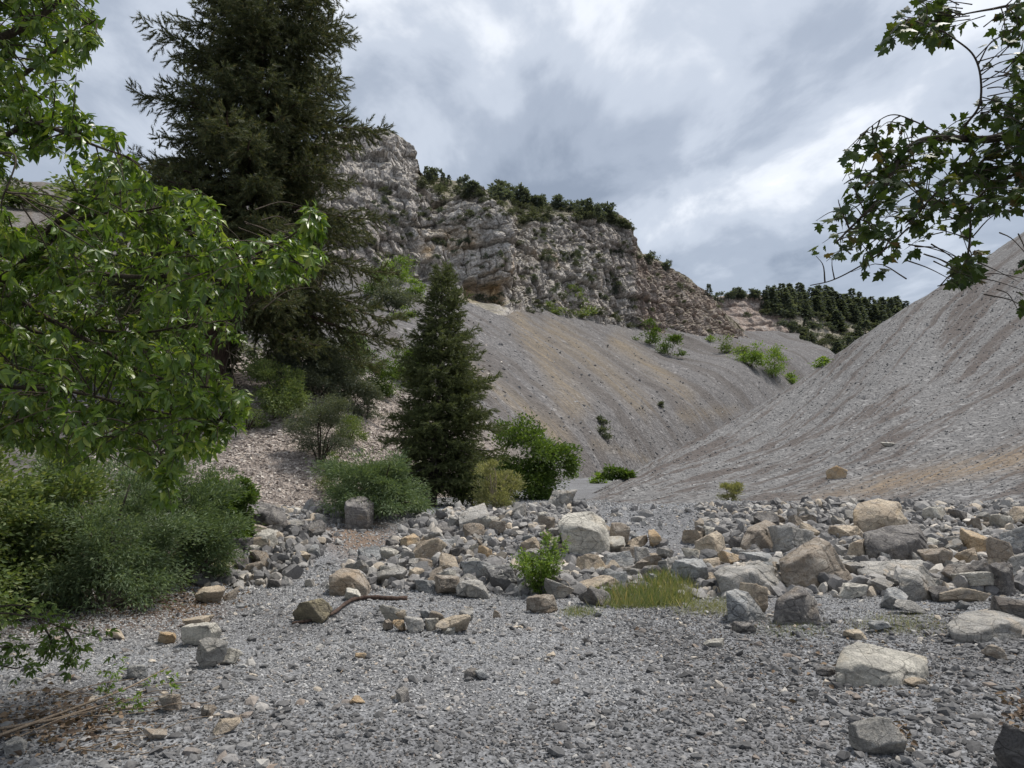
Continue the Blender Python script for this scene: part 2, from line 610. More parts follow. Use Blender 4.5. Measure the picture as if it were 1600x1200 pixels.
def scree_mat(name, fine_col, stone_a, stone_b, tan, cell, ucells, vcells, amount=1.0, lo=0.50, hi=0.555, bmp=0.55):
    """talus: stones as voronoi cells, finer brown material in streaks down the fall line (UV)"""
    M = Mat(name, 0.95, 0.15)
    co = M.obj_co()
    uv = M.n('TexCoord').outputs['UV']
    st = M.noise(M.mapping(uv, (ucells, vcells, 1)), 1.0, 6, 0.6, 0.35)
    st2 = M.noise(M.mapping(uv, (ucells * 3.3, vcells * 1.4, 1)), 1.0, 5, 0.6, 0.2)
    mixv = M.math('ADD', M.math('MULTIPLY', st, 0.65), M.math('MULTIPLY', st2, 0.35))
    cellc = M.n('SeparateColor')
    M.put(cellc.inputs[0], M.voro(co, 1 / cell, 'F1', 'Color'))
    cellb = M.n('SeparateColor')
    M.put(cellb.inputs[0], M.voro(co, 0.55 / cell, 'F1', 'Color'))
    stone = M.mix(M.ramp(cellc.outputs[0], [(0.15, 0.0), (0.95, 1.0)]), stone_a, stone_b)
    stone = M.mix(M.ramp(cellb.outputs[1], [(0.955, 0.0), (0.97, 0.6)]), stone, tuple(min(0.6, c * 1.6) for c in stone_b))
    dark = M.mix(1.0, fine_col, M.ramp(cellc.outputs[1], [(0.0, 0.7), (1.0, 1.3)]), 'MULTIPLY')
    grp = M.noise(M.mapping(uv, (ucells * 0.28, vcells * 0.8, 1)), 1.0, 3, 0.5, 0.3)
    mixv = M.math('ADD', mixv, M.math('MULTIPLY', M.math('SUBTRACT', grp, 0.5), 0.55))
    f = M.math('MULTIPLY', M.ramp(mixv, [(lo, 0.0), (hi, 1.0)]), amount)
    base = M.mix(f, stone, dark)
    r = M.tint()
    soft = M.math('MULTIPLY', r[0], M.ramp(st2, [(0.38, 0.25), (0.6, 1.0)]))
    base = M.mix(soft, base, M.mix(1.0, tan, M.ramp(cellc.outputs[2], [(0.0, 0.75), (1.0, 1.25)]), 'MULTIPLY'))
    base = M.mix(r[1], base, M.mix(M.ramp(cellc.outputs[0], [(0.15, 0.0), (0.95, 1.0)]), (0.215, 0.18, 0.155), (0.42, 0.36, 0.315)))
    M.color(base)
    M.bump(M.voro(co, 1 / cell), cell * bmp, 0.9)
    return M.m


def cliff_mat():
    M = Mat('limestone_cliff', 0.95, 0.15)
    co = M.obj_co()
    a = M.noise(co, 0.09, 5, 0.6, 0.5)
    b = M.noise(co, 0.45, 7, 0.7, 0.8)
    base = M.mix(M.ramp(a, [(0.4, 0.0), (0.6, 1.0)]), (0.375, 0.345, 0.315), (0.47, 0.435, 0.40))
    base = M.mix(M.ramp(b, [(0.47, 0.0), (0.62, 0.9)]), base, (0.50, 0.475, 0.445))
    base = M.mix(M.ramp(b, [(0.34, 0.7), (0.44, 0.0)]), base, (0.20, 0.185, 0.17))
    r = M.tint()
    wn_ = M.noise(co, 0.30, 5, 0.65, 0.5)
    base = M.mix(M.math('MULTIPLY', r[0], M.ramp(wn_, [(0.35, 0.15), (0.62, 1.0)])), base, (0.50, 0.36, 0.21))
    base = M.mix(M.math('MULTIPLY', r[2], M.ramp(wn_, [(0.3, 0.3), (0.6, 1.0)])), base, (0.30, 0.235, 0.20))
    soil = M.mix(M.ramp(b, [(0.4, 0.0), (0.6, 1.0)]), (0.15, 0.14, 0.10), (0.245, 0.22, 0.165))
    base = M.mix(r[1], base, soil)
    wv = M.n('VectorMath', operation='ADD')
    M.put(wv.inputs[0], co)
    sc_ = M.n('VectorMath', operation='SCALE')
    nn = M.n('TexNoise')
    M.put(nn.inputs['Vector'], co)
    nn.inputs['Scale'].default_value = 0.5
    nn.inputs['Detail'].default_value = 3
    M.put(sc_.inputs[0], nn.outputs['Color'])
    sc_.inputs['Scale'].default_value = 2.2
    M.put(wv.inputs[1], sc_.outputs[0])
    cw = wv.outputs[0]
    k1 = M.voro(M.mapping(cw, (0.55, 0.55, 0.8)), 1.0, 'DISTANCE_TO_EDGE')
    k2 = M.voro(M.mapping(cw, (1.5, 1.5, 1.9)), 1.0, 'DISTANCE_TO_EDGE')
    cb = M.n('SeparateColor')
    M.put(cb.inputs[0], M.voro(M.mapping(cw, (1.5, 1.5, 1.9)), 1.0, 'F1', 'Color'))
    c1 = M.ramp(k1, [(0.0, 0.6), (0.06, 1.0)])
    c2 = M.ramp(k2, [(0.0, 0.6), (0.10, 1.0)])
    notsoil = M.math('SUBTRACT', 1.0, r[1])
    rocky = M.mix(1.0, M.mix(1.0, base, c1, 'MULTIPLY'), c2, 'MULTIPLY')
    rocky = M.mix(1.0, rocky, M.ramp(cb.outputs[0], [(0.0, 0.72), (1.0, 1.25)]), 'MULTIPLY')
    base = M.mix(notsoil, base, rocky)
    g = M.noise(co, 2.2, 4, 0.7)
    base = M.mix(1.0, base, M.ramp(g, [(0.3, 0.7), (0.7, 1.3)]), 'MULTIPLY')
    M.color(base)
    nb = M.bump(k2, 0.3, 0.5)
    M.bump(g, 0.15, 0.5, nb)
    return M.m


MAT['ground'] = ground_mat()
MAT['talus_left'] = scree_mat('talus_left', (0.098, 0.088, 0.082), (0.100, 0.097, 0.098), (0.190, 0.182, 0.180), (0.190, 0.157, 0.115), 0.26, 0.55, 0.045, 0.7)
MAT['talus_right'] = scree_mat('talus_right', (0.088, 0.074, 0.067), (0.105, 0.103, 0.103), (0.212, 0.208, 0.205), (0.20, 0.155, 0.11), 0.12, 0.75, 0.16, 0.85, 0.495, 0.57, 0.34)
MAT['cliff'] = cliff_mat()

# ------------------------------------------------------------------ the ground: gravel flat, rubble bank, gully floor


def ground_h(x, Y):
    x = np.asarray(x, float)
    Y = np.asarray(Y, float)
    Ys = np.maximum(Y, 1.0)
    t = x / Ys
    foot = np.interp(t, [-0.6, -0.3, -0.1, 0.05, 0.3, 0.6], [10.5, 10.3, 9.9, 9.6, 8.9, 8.6])
    ridge = np.interp(t, [-0.6, -0.3, -0.15, 0.05, 0.12, 0.3, 0.6], [15.0, 15.0, 14.6, 14.6, 16.0, 16.0, 15.5])
    top = np.interp(t, [-0.6, -0.36, -0.2, -0.1, 0.06, 0.10, 0.2, 0.4, 0.6], [0.5, 0.74, 0.64, 0.64, 0.78, 0.72, 0.74, 0.78, 0.80])
    up = smooth(0, 1, (Y - foot) / (ridge - foot))
    up = 0.55 * up + 0.45 * np.clip((Y - foot) / (ridge - foot), 0, 1)
    down = smooth(0, 1, (Y - ridge - 0.6) / 6.0)
    left = smooth(-0.47, -0.38, t)
    back = 0.44 + 0.0135 * np.maximum(Y - 22, 0)
    back = np.where(Y > 60, 0.95 - 0.02 * (np.minimum(Y, 160) - 60), back)
    z = up * (1 - down) * top * (0.35 + 0.65 * left) + down * back
    P = np.stack([x, Y, np.zeros_like(x)], -1)
    z = z + 0.035 * fbm(P * 0.45, 3, 5) + 0.012 * fbm(P * 2.2, 2, 9)
    # rough heaped bank
    z = z + up * (1 - down) * left * 0.10 * fbm(P * 0.8, 3, 21)
    # shallow dip where the path climbs over the bank
    path = np.exp(-((t + 0.285 - 0.0295 * (Y - 9.7)) / 0.035) ** 2)
    z = z - 0.10 * path * up * (1 - down)
    return z


def ground_hit(px, py):
    d = ray(px, py)
    Y = np.geomspace(2.0, 60.0, 2600)
    P = EYE + d * Y[:, None]
    below = P[:, 2] < ground_h(P[:, 0], P[:, 1])
    if not below.any():
        i = int(np.argmin(P[:, 2] - ground_h(P[:, 0], P[:, 1])))
    else:
        i = int(np.argmax(below))
    return P[i]


def axis(lo, hi, n, c, s):
    a = np.linspace(math.asinh((lo - c) / s), math.asinh((hi - c) / s), n)
    return c + s * np.sinh(a)


gx = axis(-2500, 2500, 620, 0, 6.0)
gy = axis(-600, 4000, 620, 9, 6.0)
GX, GY = np.meshgrid(gx, gy)
GZ = ground_h(GX, GY)
GZ = np.where(GY < 2, GZ * 0 + ground_h(GX, np.full_like(GY, 2.0)), GZ)
V = np.stack([GX, GY, GZ], -1).reshape(-1, 3)


def grid_faces(nr, nc):
    i = (np.arange(nr - 1)[:, None] * nc + np.arange(nc - 1)[None, :]).reshape(-1)
    return np.stack([i, i + 1, i + nc + 1, i + nc], -1)


tcol = np.zeros((len(V), 3))
tt = V[:, 0] / np.maximum(V[:, 1], 1)
nz = fbm(V * 0.9, 3, 77)
tcol[:, 0] = np.clip(np.exp(-((tt + 0.205) / 0.05) ** 2 - ((V[:, 1] - 13.2) / 1.3) ** 2) * 1.2 + 0.3 * nz, 0, 1) * smooth(10.5, 11.5, V[:, 1]) * (1 - smooth(14.5, 16, V[:, 1]))
tcol[:, 1] = np.clip(1.5 * smooth(-0.36, -0.46, tt + 0.06 * nz) * smooth(6.5, 8.5, V[:, 1]) + 0.35 * nz, 0, 1) * smooth(-0.33, -0.40, tt)
tag(mesh_np('ground', V, grid_faces(620, 620), MAT['ground'], None, True, None, tcol), kind='structure')

# ------------------------------------------------------------------ slopes, lofted between rows of surveyed points


def loft(ctrl, nr, nc):
    """ctrl: rows of (px, py, distance) -> world points, refined to nr x nc"""
    C = np.array([[at(p[0], p[1], p[2]) for p in row] for row in ctrl])
    A = catmull(C, nr)
    B = catmull(np.swapaxes(A, 0, 1), nc)
    return np.swapaxes(B, 0, 1)


def normals(G):
    du = np.gradient(G, axis=1)
    dv = np.gradient(G, axis=0)
    N = np.cross(du, dv)
    return N / (np.linalg.norm(N, axis=-1, keepdims=True) + 1e-9)


TERRAIN = []


def terrain(name, G, mat, uv=None, tint=None, kind='structure'):
    V = G.reshape(-1, 3)
    F = grid_faces(G.shape[0], G.shape[1])
    o = mesh_np(name, V, F, mat, None, True, uv, tint)
    tag(o, kind=kind)
    s = max(1, int(round(math.sqrt(len(F) / 60000))))
    g = G[::s, ::s]
    TERRAIN.append((name, BVHTree.FromPolygons(g.reshape(-1, 3).tolist(), grid_faces(g.shape[0], g.shape[1]).tolist())))
    return o


def surf_hit(px, py, names=None):
    d = Vector(ray(px, py).tolist())
    d.normalize()
    best = None
    for n, b in TERRAIN:
        if names and n not in names:
            continue
        h = b.ray_cast(Vector(EYE.tolist()), d)
        if h[0] is not None and (best is None or h[3] < best[1]):
            best = (np.array(h[0]), h[3], np.array(h[1]))
    return best


# talus slope on the right
R0 = [(905, 800, 21.5), (1000, 802, 20.5), (1150, 804, 19.5), (1350, 806, 17.5), (1600, 810, 15.5), (1900, 860, 12), (2500, 950, 8)]
R1 = [(908, 787, 24), (1015, 778, 24), (1175, 775, 23), (1370, 770, 20.5), (1600, 750, 18.5), (1900, 710, 17), (2500, 640, 14)]
R2 = [(912, 781, 26.5), (1035, 748, 31), (1200, 728, 32), (1380, 690, 30), (1600, 640, 29), (1950, 490, 34), (2600, 300, 38)]
R3 = [(918, 776, 29), (1058, 716, 41), (1220, 668, 47), (1390, 594, 52), (1600, 512, 57), (2050, 250, 75), (2700, -100, 90)]
R4 = [(926, 771, 32), (1080, 690, 56), (1240, 600, 78), (1400, 490, 90), (1600, 362, 105), (2200, -50, 130), (2900, -600, 160)]
R5 = [(940, 777, 50), (1100, 705, 85), (1262, 615, 120), (1430, 512, 140), (1640, 385, 160), (2300, 0, 190), (3100, -500, 230)]
G = loft([R0, R1, R2, R3, R4, R5], 420, 520)
ii, jj = np.meshgrid(np.linspace(0, 1, 420), np.linspace(0, 1, 520), indexing='ij')
N = normals(G)
if N[..., 2].mean() < 0: N = -N
dist = G[..., 1]
UVr = np.stack([(jj - (0.88 + 0.28 * ii) * ii) * 46 + 0.9 * fbm(G * 0.045, 3, 30) + 0.25 * fbm(G * 0.3, 2, 29), ii * 40 + jj * 20], -1)
rib = fbm(np.stack([UVr[..., 0] * 0.42, UVr[..., 1] * 0.035, 0 * ii], -1), 4, 31)
amp = smooth(0.06, 0.4, ii) * np.clip(dist / 40, 0.25, 1.4) * (1 - 0.7 * smooth(0.7, 0.8, ii))
G = G + N * (rib * 0.34 * amp + 0.10 * fbm(G * 0.7, 3, 33) * np.clip(dist / 30, 0.3, 1.5))[..., None]
px_, py_ = project(G)
wob = fbm(G * 0.12, 3, 35)
tr = np.zeros(G.shape)
bandy = 790 - 0.20 * (px_ - 1150)                      # tan soil band along the foot on the right
tr[..., 0] = np.exp(-((py_ - bandy - 8 + 14 * wob) / 17) ** 2) * smooth(1180, 1400, px_) * (dist < 60)
terrain('talus_slope', G, MAT['talus_right'], UVr.reshape(-1, 2), tr.reshape(-1, 3))

# hillside and long talus fan on the left
L0 = [(-900, 1060, 6), (-250, 960, 8), (150, 870, 13.5), (380, 818, 18.5), (520, 806, 21.5), (640, 798, 24.5), (800, 782, 32), (925, 753, 53), (1060, 750, 85), (1250, 680, 145), (1370, 610, 215)]
L1 = [(-1000, 800, 12), (-350, 760, 16), (100, 715, 20), (370, 722, 23), (500, 688, 26), (640, 655, 34), (770, 645, 47), (900, 645, 67), (1040, 622, 110), (1190, 562, 175), (1300, 548, 250)]
L2 = [(-1000, 500, 24), (-400, 480, 28), (50, 530, 30), (340, 575, 33), (490, 560, 39), (630, 540, 55), (760, 540, 76), (880, 550, 101), (1010, 560, 142), (1130, 545, 192), (1270, 537, 268)]
L3 = [(-1000, 260, 46), (-450, 290, 50), (20, 390, 55), (330, 430, 72), (480, 445, 92), (640, 440, 117), (740, 463, 125), (870, 492, 151), (1000, 516, 186), (1120, 526, 216), (1250, 531, 282)]
L4 = [(-1000, 60, 90), (-500, 150, 95), (0, 285, 100), (330, 300, 118), (480, 330, 135), (640, 395, 150), (750, 430, 160), (875, 465, 185), (1000, 495, 215), (1120, 512, 245), (1250, 522, 310)]
L5 = [(-1000, 40, 200), (-500, 140, 200), (0, 280, 190), (330, 320, 190), (480, 350, 200), (640, 410, 210), (760, 440, 220), (880, 475, 240), (1000, 505, 260), (1120, 522, 290), (1250, 532, 350)]
G = loft([L0, L1, L2, L3, L4, L5], 430, 640)
ii, jj = np.meshgrid(np.linspace(0, 1, 430), np.linspace(0, 1, 640), indexing='ij')
N = normals(G)
if N[..., 2].mean() < 0: N = -N
dist = G[..., 1]
UVl = np.stack([(0.83 * G[..., 0] + 0.55 * G[..., 1]) * 0.45 + 0.8 * fbm(G * 0.03, 2, 40), (0.55 * G[..., 0] - 0.83 * G[..., 1]) * 0.6], -1)
rib = fbm(np.stack([UVl[..., 0] * 0.33, UVl[..., 1] * 0.03, 0 * ii], -1), 4, 41)
G = G + N * ((rib * 0.55 + 0.25 * fbm(G * 0.35, 4, 43)) * np.clip(dist / 70, 0.2, 1.6) * smooth(0.0, 0.15, ii))[..., None]
px_, py_ = project(G)
wob = fbm(G * 0.05, 3, 45)


def band(x0, y0, x1, y1, w0, w1):
    """soft band along a line of the slope, straight down its fall line"""
    s = np.clip(((px_ - x0) * (x1 - x0) + (py_ - y0) * (y1 - y0)) / ((x1 - x0) ** 2 + (y1 - y0) ** 2), -0.3, 1.3)
    d = np.hypot(px_ - x0 - s * (x1 - x0), py_ - y0 - s * (y1 - y0))
    w = w0 + (w1 - w0) * np.clip(s, 0, 1)
    return np.exp(-(d / (w * (1 + 0.5 * wob))) ** 2) * smooth(-0.12, 0.05, s) * (1 - smooth(0.92, 1.15, s))


tl = np.zeros(G.shape)
far = (dist > 48)
tl[..., 0] = np.clip(band(800, 480, 905, 640, 10, 26) + 0.75 * band(860, 505, 1010, 640, 18, 15) + band(960, 530, 1080, 620, 12, 10)
                     + 0.9 * band(700, 550, 880, 690, 9, 16) + 0.5 * band(1060, 650, 1150, 640, 14, 8) + 0.5 * band(925, 690, 1010, 720, 10, 6), 0, 1) * far
tl[..., 1] = (dist < 45) * smooth(45, 34, dist) * 0.8 * smooth(250, 380, px_)
hb = smooth(0.3, 0.1, jj) * smooth(0.45, 0.62, ii)
tl[..., 0] = np.maximum(tl[..., 0], hb * 0.7)
terrain('hillside', G, MAT['talus_left'], UVl.reshape(-1, 2), tl.reshape(-1, 3))

# limestone cliff with its wooded bench:  px, base, mid, rim, crest (each with its distance)
CL = [(400, 460, 100, 400, 108, 300, 114, 290, 130), (470, 450, 104, 360, 112, 240, 119, 232, 138), (540, 436, 109, 330, 118, 217, 135, 213, 152),
      (575, 430, 111, 330, 120, 213, 137, 207, 152), (610, 432, 113, 325, 122, 213, 138, 211, 152), (645, 435, 115, 320, 126, 238, 140, 240, 156),
      (656, 438, 116, 330, 128, 292, 143, 277, 176), (700, 443, 118, 370, 124, 322, 132, 283, 182), (742, 455, 119, 385, 123, 305, 130, 296, 187),
      (790, 470, 120, 405, 122, 342, 128, 308, 192), (801, 474, 127, 425, 142, 375, 162, 311, 194), (835, 480, 146, 420, 157, 352, 172, 318, 197),
      (870, 490, 153, 424, 164, 344, 177, 323, 199), (920, 503, 166, 426, 176, 346, 186, 332, 202), (960, 510, 178, 430, 187, 348, 193, 340, 204),
      (983, 514, 185, 424, 193, 354, 197, 351, 205), (993, 516, 187, 428, 197, 398, 206, 393, 216), (1030, 522, 195, 462, 206, 414, 223, 410, 233),
      (1100, 532, 212, 502, 223, 462, 246, 458, 256), (1160, 537, 228, 530, 233, 522, 246, 518, 256), (1205, 545, 240, 548, 246, 552, 252, 556, 262)]
rows = [[], [], [], [], [], [], []]
for (px, b, bY, m, mY, r, rY, c, cY) in CL:
    rows[0].append((px, b + 26, bY - 4))
    rows[1].append((px, b - 4, bY + 1))
    rows[2].append((px, m, mY))
    rows[3].append((px, r, rY))
    rows[4].append((px, 0.45 * r + 0.55 * c, rY + 0.45 * (cY - rY)))
    rows[5].append((px, c, cY))
    rows[6].append((px + 25, c + 60, cY + 30))
NR, NC = 500, 900
G = loft(rows, NR, NC)
ii = np.linspace(0, 6, NR)[:, None] * np.ones((1, NC))
H = normals(G)
if H[..., 1].mean() > 0: H = -H
H = H * 0.55 + np.array([0.30, -0.75, 0.12])
H /= np.linalg.norm(H, axis=-1, keepdims=True)
face = smooth(0.4, 1.2, ii) * (1 - 0.72 * smooth(3.0, 3.35, ii))
warp = G + 2.0 * np.stack([fbm(G * 0.15, 3, 51), fbm(G * 0.15, 3, 52), fbm(G * 0.15, 3, 53)], -1)
butt = fbm(warp * np.array([0.11, 0.11, 0.05]), 4, 55)
butt = 1 - 2 * np.abs(butt)
d1, d2, cid = worley(warp * np.array([0.30, 0.30, 0.21]), 57)
e1, e2, cid2 = worley(warp * np.array([0.85, 0.85, 0.55]) + 9.1, 61)
f1, f2, cid3 = worley(G * np.array([1.9, 1.9, 1.4]) + 3.7, 63)
zl = G[..., 2] + 1.2 * fbm(G * 0.06, 2, 66)
strata = np.abs(((zl / 5.2) % 1.0) - 0.5) * 2


def blocks(u, z, w, h, seed):
    """masonry-like limestone blocks: a random set-back and tilt for each, and the gap between them"""
    k = np.floor(z / h)
    z0 = np.zeros_like(k).astype(np.int64)
    uu = u / w + hash3(k.astype(np.int64), z0, z0, seed) * 3
    j = np.floor(uu)
    J, K = j.astype(np.int64), k.astype(np.int64)
    rnd = hash3(J, K, z0, seed + 1)
    fu, fz = uu - j, z / h - k
    tilt = (fu - 0.5) * (hash3(J, K, z0, seed + 2) - 0.5) + (fz - 0.5) * (hash3(J, K, z0, seed + 3) - 0.6)
    e = np.minimum(np.minimum(fu, 1 - fu) * w, np.minimum(fz, 1 - fz) * h)
    return rnd - 0.5, tilt, e


uu = 0.72 * G[..., 0] + 0.69 * G[..., 1] + 1.8 * fbm(G * 0.12, 3, 301) + 0.5 * fbm(G * 0.6, 2, 302)
zl = G[..., 2] + 1.6 * fbm(G * 0.07, 3, 303) + 0.35 * fbm(G * 0.7, 2, 304) - 0.10 * uu
b1, t1, e1 = blocks(uu, zl, 6.5, 6.2, 310)
b2, t2, e2 = blocks(uu + 31.7, zl * 1.0 + 1.3, 2.3, 2.7, 320)
b3, t3, e3 = blocks(uu + 11.3, zl + 0.4, 0.9, 1.0, 330)
disp = 1.7 * (butt - 0.35) + 2.0 * b1 + 1.6 * t1 - 0.6 * np.exp(-(e1 / 0.30) ** 2) + 1.25 * b2 + 1.5 * t2 - 0.45 * np.exp(-(e2 / 0.2) ** 2) \
    + 0.38 * b3 + 0.45 * t3 + 0.30 * fbm(G * 1.1, 4, 68) + 0.35 * (cid2 - 0.5)
px_, py_ = project(G)
cave = smooth(722, 732, px_) * (1 - smooth(792, 797, px_)) * smooth(436, 442, py_) * (1 - smooth(470, 476, py_)) * (ii < 2)
disp = disp * (1 - 0.6 * cave) - 3.2 * cave
cave2 = np.exp(-((px_ - 665) / 16) ** 2 - ((py_ - 425) / 8) ** 2) * (ii < 2)
disp = disp - 2.5 * cave2
notch = np.exp(-((px_ - 648 - 0.25 * (py_ - 240)) / 4.0) ** 2) * (py_ < 300)
G = G + H * (disp * (face + 0.05))[..., None]
N = normals(G)
if N[..., 2].mean() < 0: N = -N
px_, py_ = project(G)
tcl = np.zeros(G.shape)
wob = fbm(G * 0.08, 4, 71)
tcl[..., 0] = np.clip(cave * 1.3 + 0.9 * np.exp(-((px_ - 668) / 12) ** 2 - ((py_ - 395) / 10) ** 2) + 0.6 * smooth(0.25, 0.55, wob) * face
                      + 0.5 * np.exp(-((px_ - 1140) / 30) ** 2 - ((py_ - 515) / 18) ** 2), 0, 1)
tcl[..., 1] = np.clip(smooth(0.62, 0.82, N[..., 2]) * 0.75 + smooth(3.05, 3.4, ii) * 0.8, 0, 1)
tcl[..., 2] = np.clip(smooth(985, 1010, px_ - 12 * wob) * 0.9 + 0.3 * smooth(0.0, 0.4, -wob), 0, 1)
terrain('cliff', G, MAT['cliff'], None, tcl.reshape(-1, 3)).data.polygons.foreach_set('use_smooth', np.zeros((NR - 1) * (NC - 1), bool))

# far hill that closes the gully: a bare ledge on the left, wooded slope on the right
F0 = [(1040, 560, 270), (1100, 562, 275), (1160, 568, 280), (1230, 585, 290), (1300, 590, 300), (1420, 590, 320), (1600, 600, 340), (1800, 600, 350)]
F1 = [(1040, 530, 285), (1100, 522, 292), (1170, 520, 300), (1235, 545, 306), (1310, 545, 325), (1420, 540, 345), (1600, 540, 365), (1800, 540, 380)]
F2 = [(1040, 495, 310), (1100, 490, 312), (1170, 492, 316), (1235, 508, 322), (1316, 515, 350), (1420, 515, 375), (1600, 515, 395), (1800, 520, 410)]
F3 = [(1040, 475, 325), (1112, 466, 328), (1168, 461, 334), (1225, 468, 350), (1305, 474, 385), (1405, 490, 415), (1600, 505, 440), (1800, 510, 460)]
F4 = [(1040, 500, 400), (1112, 492, 400), (1168, 490, 400), (1225, 495, 420), (1305, 500, 440), (1405, 510, 470), (1600, 520, 500), (1800, 525, 520)]
NR, NC = 200, 420
G = loft([F0, F1, F2, F3, F4], NR, NC)
N = normals(G)
if N[..., 1].mean() > 0: N = -N
px_, py_ = project(G)
rocky = smooth(1262, 1215, px_ - 0.35 * (py_ - 500))
d1, d2, cid = worley(G * np.array([0.13, 0.13, 0.16]), 81)
zl = G[..., 2] + 1.5 * fbm(G * 0.05, 2, 83)
st = np.abs(((zl / 4.6) % 1.0) - 0.5) * 2
disp = (3.0 * fbm(G * 0.06, 4, 85) + 2.0 * (cid - 0.5) - 1.5 * np.exp(-(st / 0.2) ** 2)) * (0.35 + 0.65 * rocky) + 0.8 * fbm(G * 0.4, 3, 87)
ii = np.linspace(0, 4, NR)[:, None] * np.ones((1, NC))
G = G + N * (disp * smooth(0.2, 1, ii) * (1 - 0.8 * smooth(2.7, 3, ii)))[..., None]
tf = np.zeros(G.shape)
wob = fbm(G * 0.05, 3, 89)
tf[..., 0] = 0.15 * smooth(0, 0.4, wob)
tf[..., 1] = np.clip((1 - rocky) * 0.75 + 0.2 * wob, 0, 1)
tf[..., 2] = 0.35 + rocky * 0.65
terrain('far_hill', G, MAT['cliff'], None, tf.reshape(-1, 3))

# ------------------------------------------------------------------ rocks
ICO = {}


def ico(level):
    if level not in ICO:
        bm = bmesh.new()
        bmesh.ops.create_icosphere(bm, subdivisions=level, radius=1.0)
        bm.verts.ensure_lookup_table()
        V = np.array([v.co[:] for v in bm.verts])
        V /= np.linalg.norm(V, axis=1, keepdims=True)
        F = np.array([[v.index for v in f.verts] for f in bm.faces])
        bm.free()
        ICO[level] = (V, F)
    return ICO[level]


def facet_shape(dirs, Nn, Dd, p):
    """radius of a rounded polyhedron with the given planes along every direction"""
    q = np.maximum(dirs @ (Nn / Dd[:, None]).T, 1e-4)
    return (q ** p).sum(1) ** (-1.0 / p)


def roughen(V, size, seed, k=1.0):
    n = V / (np.linalg.norm(V, axis=1, keepdims=True) + 1e-9)
    q = V / size
    d1, d2, c = worley(q * 3.2 + seed * 3.1, seed)
    off = 0.018 * fbm(q * 2.2 + seed, 4, seed) + 0.042 * (c - 0.5) + 0.014 * fbm(q * 9 + seed, 3, seed + 5) - 0.016 * np.exp(-((d2 - d1) / 0.07) ** 2)
    return V + n * (off * size * k)[:, None]


def rock_mesh(seed, dims, level=4, blocky=0.24, cuts=6, p=110):
    rng = np.random.default_rng(seed)
    D, F = ico(level)
    base = np.array([[1, 0, 0], [-1, 0, 0], [0, 1, 0], [0, -1, 0], [0, 0, 1], [0, 0, -1]], float)
    Nn = base + rng.normal(size=(6, 3)) * blocky
    Nn /= np.linalg.norm(Nn, axis=1, keepdims=True)
    Dd = rng.uniform(0.85, 1.1, 6)
    C = rand_dirs(cuts, rng)
    sup = np.abs(C).sum(1)                                  # support of the unit box
    Nn = np.concatenate([Nn, C])
    Dd = np.concatenate([Dd, np.maximum(sup * rng.uniform(0.60, 0.86, cuts), 0.6)])
    V = D * facet_shape(D, Nn, Dd, p)[:, None]
    a, b, c = rng.uniform(-0.28, 0.28), rng.uniform(-0.22, 0.22), rng.uniform(0, 6.28)
    M3 = np.array((Matrix.Rotation(a, 3, 'X') @ Matrix.Rotation(b, 3, 'Y') @ Matrix.Rotation(c * 0.12, 3, 'Z')))
    V = V @ M3.T
    lo, hi = V.min(0), V.max(0)
    V = (V - (lo + hi) / 2) / (hi - lo) * np.asarray(dims, float)
    if level >= 3:
        V = roughen(V, float(np.mean(dims)), seed % 997)
    return V, F


def put_rock(name, V, F, mat, base, label, group=None, cat='rock', level=4):
    o = mesh_np(name, V, F, MAT[mat], None, level >= 4, loc=base)
    return tag(o, label, cat, group)


ROCK_SPOTS = []


def boulder(x0, y0, x1, y1, mat, label, depth=0.85, name='boulder', seed=None, level=None, surf=None, bury=0.10, cat='rock', blocky=0.26, lift=0.0):
    seed = seed if seed is not None else int(x0 * 13 + y0 * 7)
    cx = (x0 + x1) / 2
    if surf:
        hit = surf_hit(cx, y1, [surf])[0]
    else:
        hit = ground_hit(cx, y1)
    Y = hit[1]
    w = (x1 - x0) / FPX * Y * 1.03
    h = (y1 - y0) / FPX * Y
    d = depth * min(w, h * 1.7)
    h = max(0.3 * h, h - 0.10 * d) * (1 + bury)
    pxw = (x1 - x0) * 0.64
    level = level or (6 if pxw > 60 else 5 if pxw > 22 else 4)
    V, F = rock_mesh(seed, (w, d, h), level, blocky)
    c = np.array([hit[0] + (d * 0.42) * hit[0] / Y, Y + d * 0.42, hit[2] + h / 2 - bury * h + lift])
    ROCK_SPOTS.append((c[0], c[1], max(w, d) * 0.5))
    V = V + np.array([0, 0, h / 2])
    return put_rock(name, V, F, mat, c - np.array([0, 0, h / 2]), label, None, cat, level)


